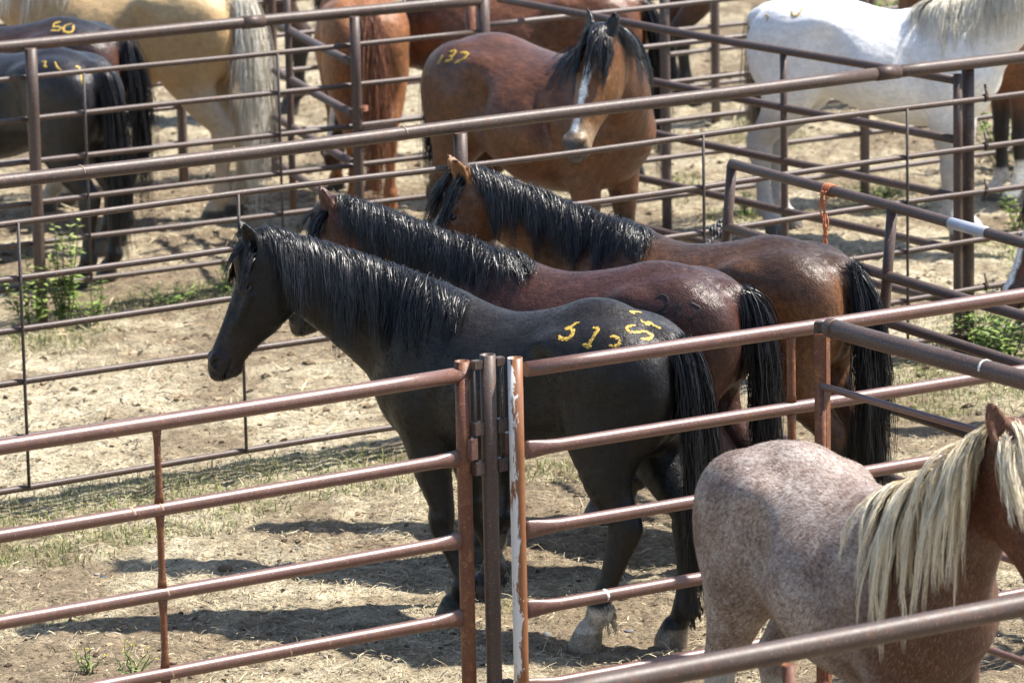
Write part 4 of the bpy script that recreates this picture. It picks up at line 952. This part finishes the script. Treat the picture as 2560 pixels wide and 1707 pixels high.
c1, c2, c3 = np.array([.355, .30, .205]), np.array([.215, .168, .112]), np.array([.45, .392, .28])
sm = sstep(.36, .62, straw)[..., None]; col = c2*(1-sm)+c1*sm; hl = sstep(.60, .75, straw)[..., None]; col = col*(1-hl)+c3*hl
gm = (gmask*(vnoise(GX, GY, .12, 14)*.6+.3))[..., None]; col = col*(1-gm*.55)+np.array([.13, .13, .05])*gm*.55
dep = sstep(-.03, -.06, GZ)[..., None]*.2; col = col*(1-dep)+np.array([.13, .09, .055])*dep
me = mesh_np('ground', np.stack([GX, GY, GZ], -1).reshape(-1, 3), GF, True, col.reshape(-1, 3))
def mat_ground():
    k = N('trampled_dirt'); at = k.n('ShaderNodeVertexColor'); at.layer_name = 'Col'; co = k.coord('Object')
    a = k.noise(co, 9, 2, .65); b = k.noise(co, 42, 3, .75); c = k.noise(co, 160, 2, .75)
    x = k.mix(1., at.outputs[0], k.ramp(a, [(.3, (.72,)*3), (.7, (1.22,)*3)]), 'MULTIPLY')
    x = k.mix(1., x, k.ramp(b, [(.32, (.40,)*3), (.5, (1.0,)*3), (.70, (1.35,)*3)]), 'MULTIPLY')
    x = k.mix(1., x, k.ramp(c, [(.3, (.7,)*3), (.7, (1.3,)*3)]), 'MULTIPLY')
    k.l(k.bump(c, .7, .008, k.bump(b, .9, .025)), k.b.inputs['Normal'])
    return k.set(Base_Color=x, Roughness=.95, Specular_IOR_Level=.1)
obj('ground', me, mat_ground(), kind='structure')
def M_attr(name, rough=.8, spec=.2, trans=0.):
    k = N(name); at = k.n('ShaderNodeVertexColor'); at.layer_name = 'Col'
    k.set(Base_Color=at.outputs[0], Roughness=rough, Specular_IOR_Level=spec); return k.m
M_STRAW, M_CLOD, M_LEAF = M_attr('straw', .6, .3), M_attr('dirt_clods', .95, .1), M_attr('leaves', .5, .35)
def spots(n, y0, y1, x0=-4.3, x1=4.6):
    Y = y0+(y1-y0)*grng.rand(n); w = Y/18; X = (x0+(x1-x0)*grng.rand(n))
    k = np.abs(X) < Y*.118+.25; return X[k], Y[k]
# straw stalks lying about
def straw_mesh(n, y0, y1, lmin, lmax, w):
    X, Y = spots(n, y0, y1); s_ = vnoise(X, Y, .55, 11)*.5+vnoise(X, Y, .17, 12)*.5; k = grng.rand(len(X)) < sstep(.25, .7, s_)+.12; X, Y = X[k], Y[k]; n = len(X)
    Z = ground_z(X, Y); a = grng.rand(n)*6.283; L = lmin+(lmax-lmin)*grng.rand(n)**2.2; ti = grng.normal(size=n)*.22
    d = np.stack([np.cos(a), np.sin(a), ti], 1); sd = np.stack([-np.sin(a), np.cos(a), grng.normal(size=n)*.4], 1)*(w*(.6+.8*grng.rand(n)))[:, None]
    c = np.stack([X, Y, Z+.006+.012*grng.rand(n)+np.abs(ti)*L*.35], 1); mid = c+np.stack([0*a, 0*a, .15*L*grng.rand(n)], 1)
    P = [c-d*L[:, None]/2, mid, c+d*L[:, None]/2]; V = np.stack([P[0]-sd, P[0]+sd, P[1]-sd, P[1]+sd, P[2]-sd*.6, P[2]+sd*.6], 1).reshape(-1, 3)
    b = np.arange(n)[:, None]*6; F = np.vstack([b+np.array([[0, 1, 3, 2]]), b+np.array([[2, 3, 5, 4]])])
    m = grng.rand(n, 1); cc = np.array([.20, .145, .08])*(1-m)+np.array([.58, .50, .33])*m; cc = np.where(grng.rand(n, 1) < .12, np.array([[.10, .07, .045]]), cc)
    return mesh_np('straw', V, F, False, np.repeat(cc, 6, 0))
obj('straw', straw_mesh(90000, 16.4, 24.5, .012, .085, .0017), M_STRAW, label='pale straw and chaff scattered over the near ground', cat='straw', kind='stuff')
obj('straw', straw_mesh(26000, 24.5, 40, .03, .14, .003), M_STRAW, label='pale straw and chaff scattered over the back pens', cat='straw', kind='stuff')
def clod_mesh(n, y0, y1, r0, r1):
    X, Y = spots(n, y0, y1); n = len(X); r = r0+(r1-r0)*grng.rand(n)**4; Z = ground_z(X, Y)
    o = np.array([(1, 0, 0), (0, 1, 0), (-1, 0, 0), (0, -1, 0), (0, 0, 1), (.6, .6, .5), (-.6, .6, .45), (-.6, -.6, .5), (.6, -.6, .45)], float)
    V = o[None]*(.7+.6*grng.rand(n, 9, 1))*np.stack([r*(.7+.8*grng.rand(n)), r*(.7+.8*grng.rand(n)), r*.75], 1)[:, None]+np.stack([X, Y, Z-.003], 1)[:, None]
    f = np.array([(0, 1, 5), (1, 2, 6), (2, 3, 7), (3, 0, 8), (0, 5, 8), (1, 6, 5), (2, 7, 6), (3, 8, 7), (4, 5, 6), (4, 6, 7), (4, 7, 8), (4, 8, 5)])
    F = (np.arange(n)[:, None, None]*9+f[None]).reshape(-1, 3); m = grng.rand(n, 1); cc = np.array([.13, .09, .055])*(1-m)+np.array([.36, .28, .18])*m; cc = np.where(grng.rand(n, 1) < .3, np.array([[.065, .048, .032]]), cc)
    return mesh_np('dirt_clods', V.reshape(-1, 3), F, False, np.repeat(cc, 9, 0))
obj('dirt_clods', clod_mesh(26000, 16.4, 25, .004, .017), M_CLOD, label='small crumbled dirt clods over the near ground', cat='dirt', kind='stuff')
obj('dirt_clods', clod_mesh(12000, 25, 40, .008, .030), M_CLOD, label='small crumbled dirt clods over the back pens', cat='dirt', kind='stuff')
# grass
def blades(X, Y, h, w, cols, lean=.5):
    n = len(X); Z = ground_z(X, Y); a = grng.rand(n)*6.283; b = grng.rand(n)*6.283; le = lean*grng.rand(n)
    H_ = h*(.5+grng.rand(n)); wd = np.stack([np.cos(a), np.sin(a), 0*a], 1)*w*(.6+.8*grng.rand(n, 1)); dv = np.stack([np.cos(b), np.sin(b), 0*b], 1)
    B = np.stack([X, Y, Z-.01], 1); P1 = B+dv*(le*H_*.35)[:, None]+np.stack([0*a, 0*a, H_*.6], 1); P2 = B+dv*(le*H_*1.1)[:, None]+np.stack([0*a, 0*a, H_*(1-.35*le)], 1)
    V = np.stack([B-wd, B+wd, P1-wd*.8, P1+wd*.8, P2], 1).reshape(-1, 3); i = np.arange(n)[:, None]*5
    F = np.vstack([i+np.array([[0, 1, 3]]), i+np.array([[0, 3, 2]]), i+np.array([[2, 3, 4]])])
    return V, F, np.repeat(cols, 5, 0)
X, Y = spots(230000, 16.4, 36); g_ = smudge(GREEN, X, Y)*(.25+vnoise(X, Y, .12, 14)); k = (grng.rand(len(X)) < (g_-.13)*2.8); X, Y = X[k], Y[k]
m = grng.rand(len(X), 1); cc = np.array([.11, .16, .035])*(1-m)+np.array([.27, .31, .10])*m; cc = np.where(grng.rand(len(X), 1) < .3, np.array([[.42, .36, .19]]), cc)
V, F_, cc = blades(X, Y, .055, .0026, cc, 1.3); obj('grass', mesh_np('grass', V, F_, False, cc), M_LEAF, label='short patchy green grass growing through the dirt', cat='grass', kind='stuff')
# leafy weeds, each one a plant
def weed(name, loc, ht, nst, leaf, spread, label, cols=((.09, .15, .03), (.27, .35, .09)), droop=.4, tops=None, seed=0, group='weeds growing along the fences'):
    r = np.random.RandomState(seed); root = empty(name, (loc[0], loc[1], 0), label=label, cat='weed', group=group)
    SV, SF, LV, LF, LC = [], [], [], [], []; nb = 0; lb = 0
    for i in range(nst):
        a = r.rand()*6.283; q = spread*(.2+.8*r.rand()); h_ = ht*(.55+.45*r.rand()); pts = [np.array([q*.25*math.cos(a), q*.25*math.sin(a), -.02])]
        for j in range(1, 6): t = j/5; pts.append(np.array([q*(.25+.75*t)*math.cos(a)+r.normal()*.008, q*(.25+.75*t)*math.sin(a)+r.normal()*.008, h_*t]))
        V, F = tube(pts, np.linspace(.0045, .0018, 6)*max(1, ht/.5), ns=5); SV.append(V); SF += [tuple(x+nb for x in f) for f in F]; nb += len(V)
        for j in range(int(26*h_/.5)+8):
            t = .12+.88*r.rand(); k = min(int(t*5), 4); p = pts[k]+(pts[k+1]-pts[k])*(t*5-k); b = r.rand()*6.283; L = leaf*(.5+.7*r.rand())*(1.15-.5*t)
            d = np.array([math.cos(b), math.sin(b), .5-droop*r.rand()*1.6]); d /= np.linalg.norm(d); s = nrm(np.cross(d, [0, 0, 1]))*L*.2; up = np.cross(s, d)*.4
            V = np.array([p, p+d*L*.45+s+up*.3, p+d*L-np.array([0, 0, L*.25*droop]), p+d*L*.45-s+up*.3]); LV.append(V); LF += [(lb, lb+1, lb+2), (lb, lb+2, lb+3)]; lb += 4
            m = r.rand(); c = np.array(cols[0])*(1-m)+np.array(cols[1])*m
            if tops and t > .72: c = np.array(tops)*(.7+.5*r.rand())
            LC.append(np.tile(c, (4, 1)))
    me = bpy.data.meshes.new('stems'); me.from_pydata([tuple(v) for v in np.vstack(SV)], [], SF); obj('stems', me, M_STEM, root)
    obj('foliage', mesh_np('foliage', np.vstack(LV), np.array(LF), False, np.vstack(LC)), M_LEAF, root); return root
M_STEM = mat_plain('plant_stem', (.10, .14, .04), .6)
def wz(u, v): return on_z(u, v)[:2]
weed('leafy_weed', wz(165, 800), .66, 11, .085, .20, 'tall weed with pale seed heads just right of the round fence post', tops=(.36, .42, .14), seed=1)
weed('leafy_weed', wz(80, 815), .46, 9, .085, .22, 'bushy weed at the foot of the round fence post, on its left', tops=(.30, .36, .10), seed=2)
weed('leafy_weed', wz(235, 805), .30, 6, .07, .2, 'low weed at the black horse hoof beside the fence', seed=3)
weed('leafy_weed', wz(560, 740), .28, 6, .06, .16, 'thin grassy weed left of the black horse forehead', seed=4)
weed('leafy_weed', wz(420, 755), .12, 10, .06, .34, 'low spreading weed under the second fence at left', seed=5)
weed('leafy_weed', wz(2500, 905), .42, 16, .10, .36, 'large bushy green weed behind the thick pipe at the right edge', seed=6)
weed('leafy_weed', wz(2440, 880), .30, 12, .09, .25, 'green weed at the foot of the tall post at right', seed=7)
weed('leafy_weed', wz(2545, 580), .30, 9, .09, .2, 'bright green weed below the white-socked legs at the right edge', seed=8)
weed('leafy_weed', wz(2190, 510), .22, 9, .08, .22, 'dark green weed under the grey horse belly', seed=9)
weed('leafy_weed', wz(1860, 545), .20, 8, .07, .16, 'small weed by the rope knot behind the leaning panel', seed=10)
weed('leafy_weed', wz(2545, 720), .30, 7, .08, .12, 'upright weed under the blazed muzzle at the right edge', seed=11)
weed('leafy_weed', wz(330, 1690), .16, 7, .03, .12, 'small yellow-flowered weed at bottom left in front of the dirt', tops=(.42, .38, .03), seed=12)
weed('leafy_weed', wz(215, 1680), .14, 6, .03, .10, 'tiny yellow-flowered weed nearest the left bottom corner', tops=(.42, .38, .03), seed=13)
weed('leafy_weed', wz(2530, 420), .7, 10, .11, .4, 'tall green weed behind the brown horse at the right edge', seed=14)
weed('green_bush', wz(2260, 90), .9, 16, .16, .6, 'dark green bush at the very top behind the grey horse', seed=15)
# stones
M_STONE = M_attr('stone', .8, .3)
def stone(u, v, r, col, label=None, sq=.6, seed=0):
    bm = bmesh.new(); bmesh.ops.create_icosphere(bm, subdivisions=2, radius=1); rr = np.random.RandomState(seed); ph = rr.rand(6)*6
    p = on_z(u, v); z = float(ground_z(np.array([p[0]]), np.array([p[1]]))[0])
    for w in bm.verts:
        k = 1+.12*math.sin(w.co.x*3+ph[0])+.12*math.sin(w.co.y*3.4+ph[1])+.1*math.sin(w.co.z*4+ph[2]); w.co = Vector((w.co.x*k*1.25, w.co.y*k, w.co.z*k*sq))*r
    me = bpy.data.meshes.new('pebble'); bm.to_mesh(me); bm.free(); me.polygons.foreach_set('use_smooth', [True]*len(me.polygons))
    at = me.color_attributes.new('Col', 'FLOAT_COLOR', 'POINT'); at.data.foreach_set('color', np.tile(np.array([*col, 1.]), len(me.vertices)))
    o = obj('pebble', me, M_STONE, label=label or 'small pale pebble lying on the straw-strewn dirt', cat='pebble', group='pebbles on the ground'); o.location = (p[0], p[1], z+r*sq*.2); o.rotation_euler = (0, 0, rr.rand()*6)
G_, W_, T_ = (.15, .15, .15), (.30, .27, .23), (.22, .17, .12)
stone(564, 1412, .032, (.13, .09, .055), 'round brown clod-like stone above the lower left gate rails', .8, 1)
stone(1367, 1575, .024, G_, 'smooth grey pebble just left of the pale hind hoof', .6, 2); stone(1573, 1571, .018, G_, 'flat grey pebble between the two hind hooves of the black horse', .5, 3)
stone(256, 1426, .010, (.05, .10, .22), 'tiny blue scrap beside a white pebble at lower left', .7, 4)
for i, (u, v, r, c) in enumerate([(744, 1365, .014, G_), (817, 1363, .013, W_), (721, 1395, .016, W_), (394, 1462, .013, W_), (241, 1420, .014, W_), (488, 1521, .014, W_), (476, 1541, .012, W_), (365, 1560, .012, G_), (532, 1562, .012, G_), (589, 1573, .016, T_), (641, 1581, .017, T_), (631, 1560, .014, T_), (696, 1544, .013, T_), (59, 1527, .022, W_), (429, 1652, .016, T_), (666, 1669, .013, W_), (813, 1636, .012, W_), (517, 1606, .012, T_), (1039, 1611, .012, G_), (860, 1440, .01, G_), (950, 1330, .012, W_), (1100, 1440, .01, W_), (1480, 1330, .012, T_), (1700, 1650, .012, W_)]): stone(u, v, r, c, None, .6, 10+i)
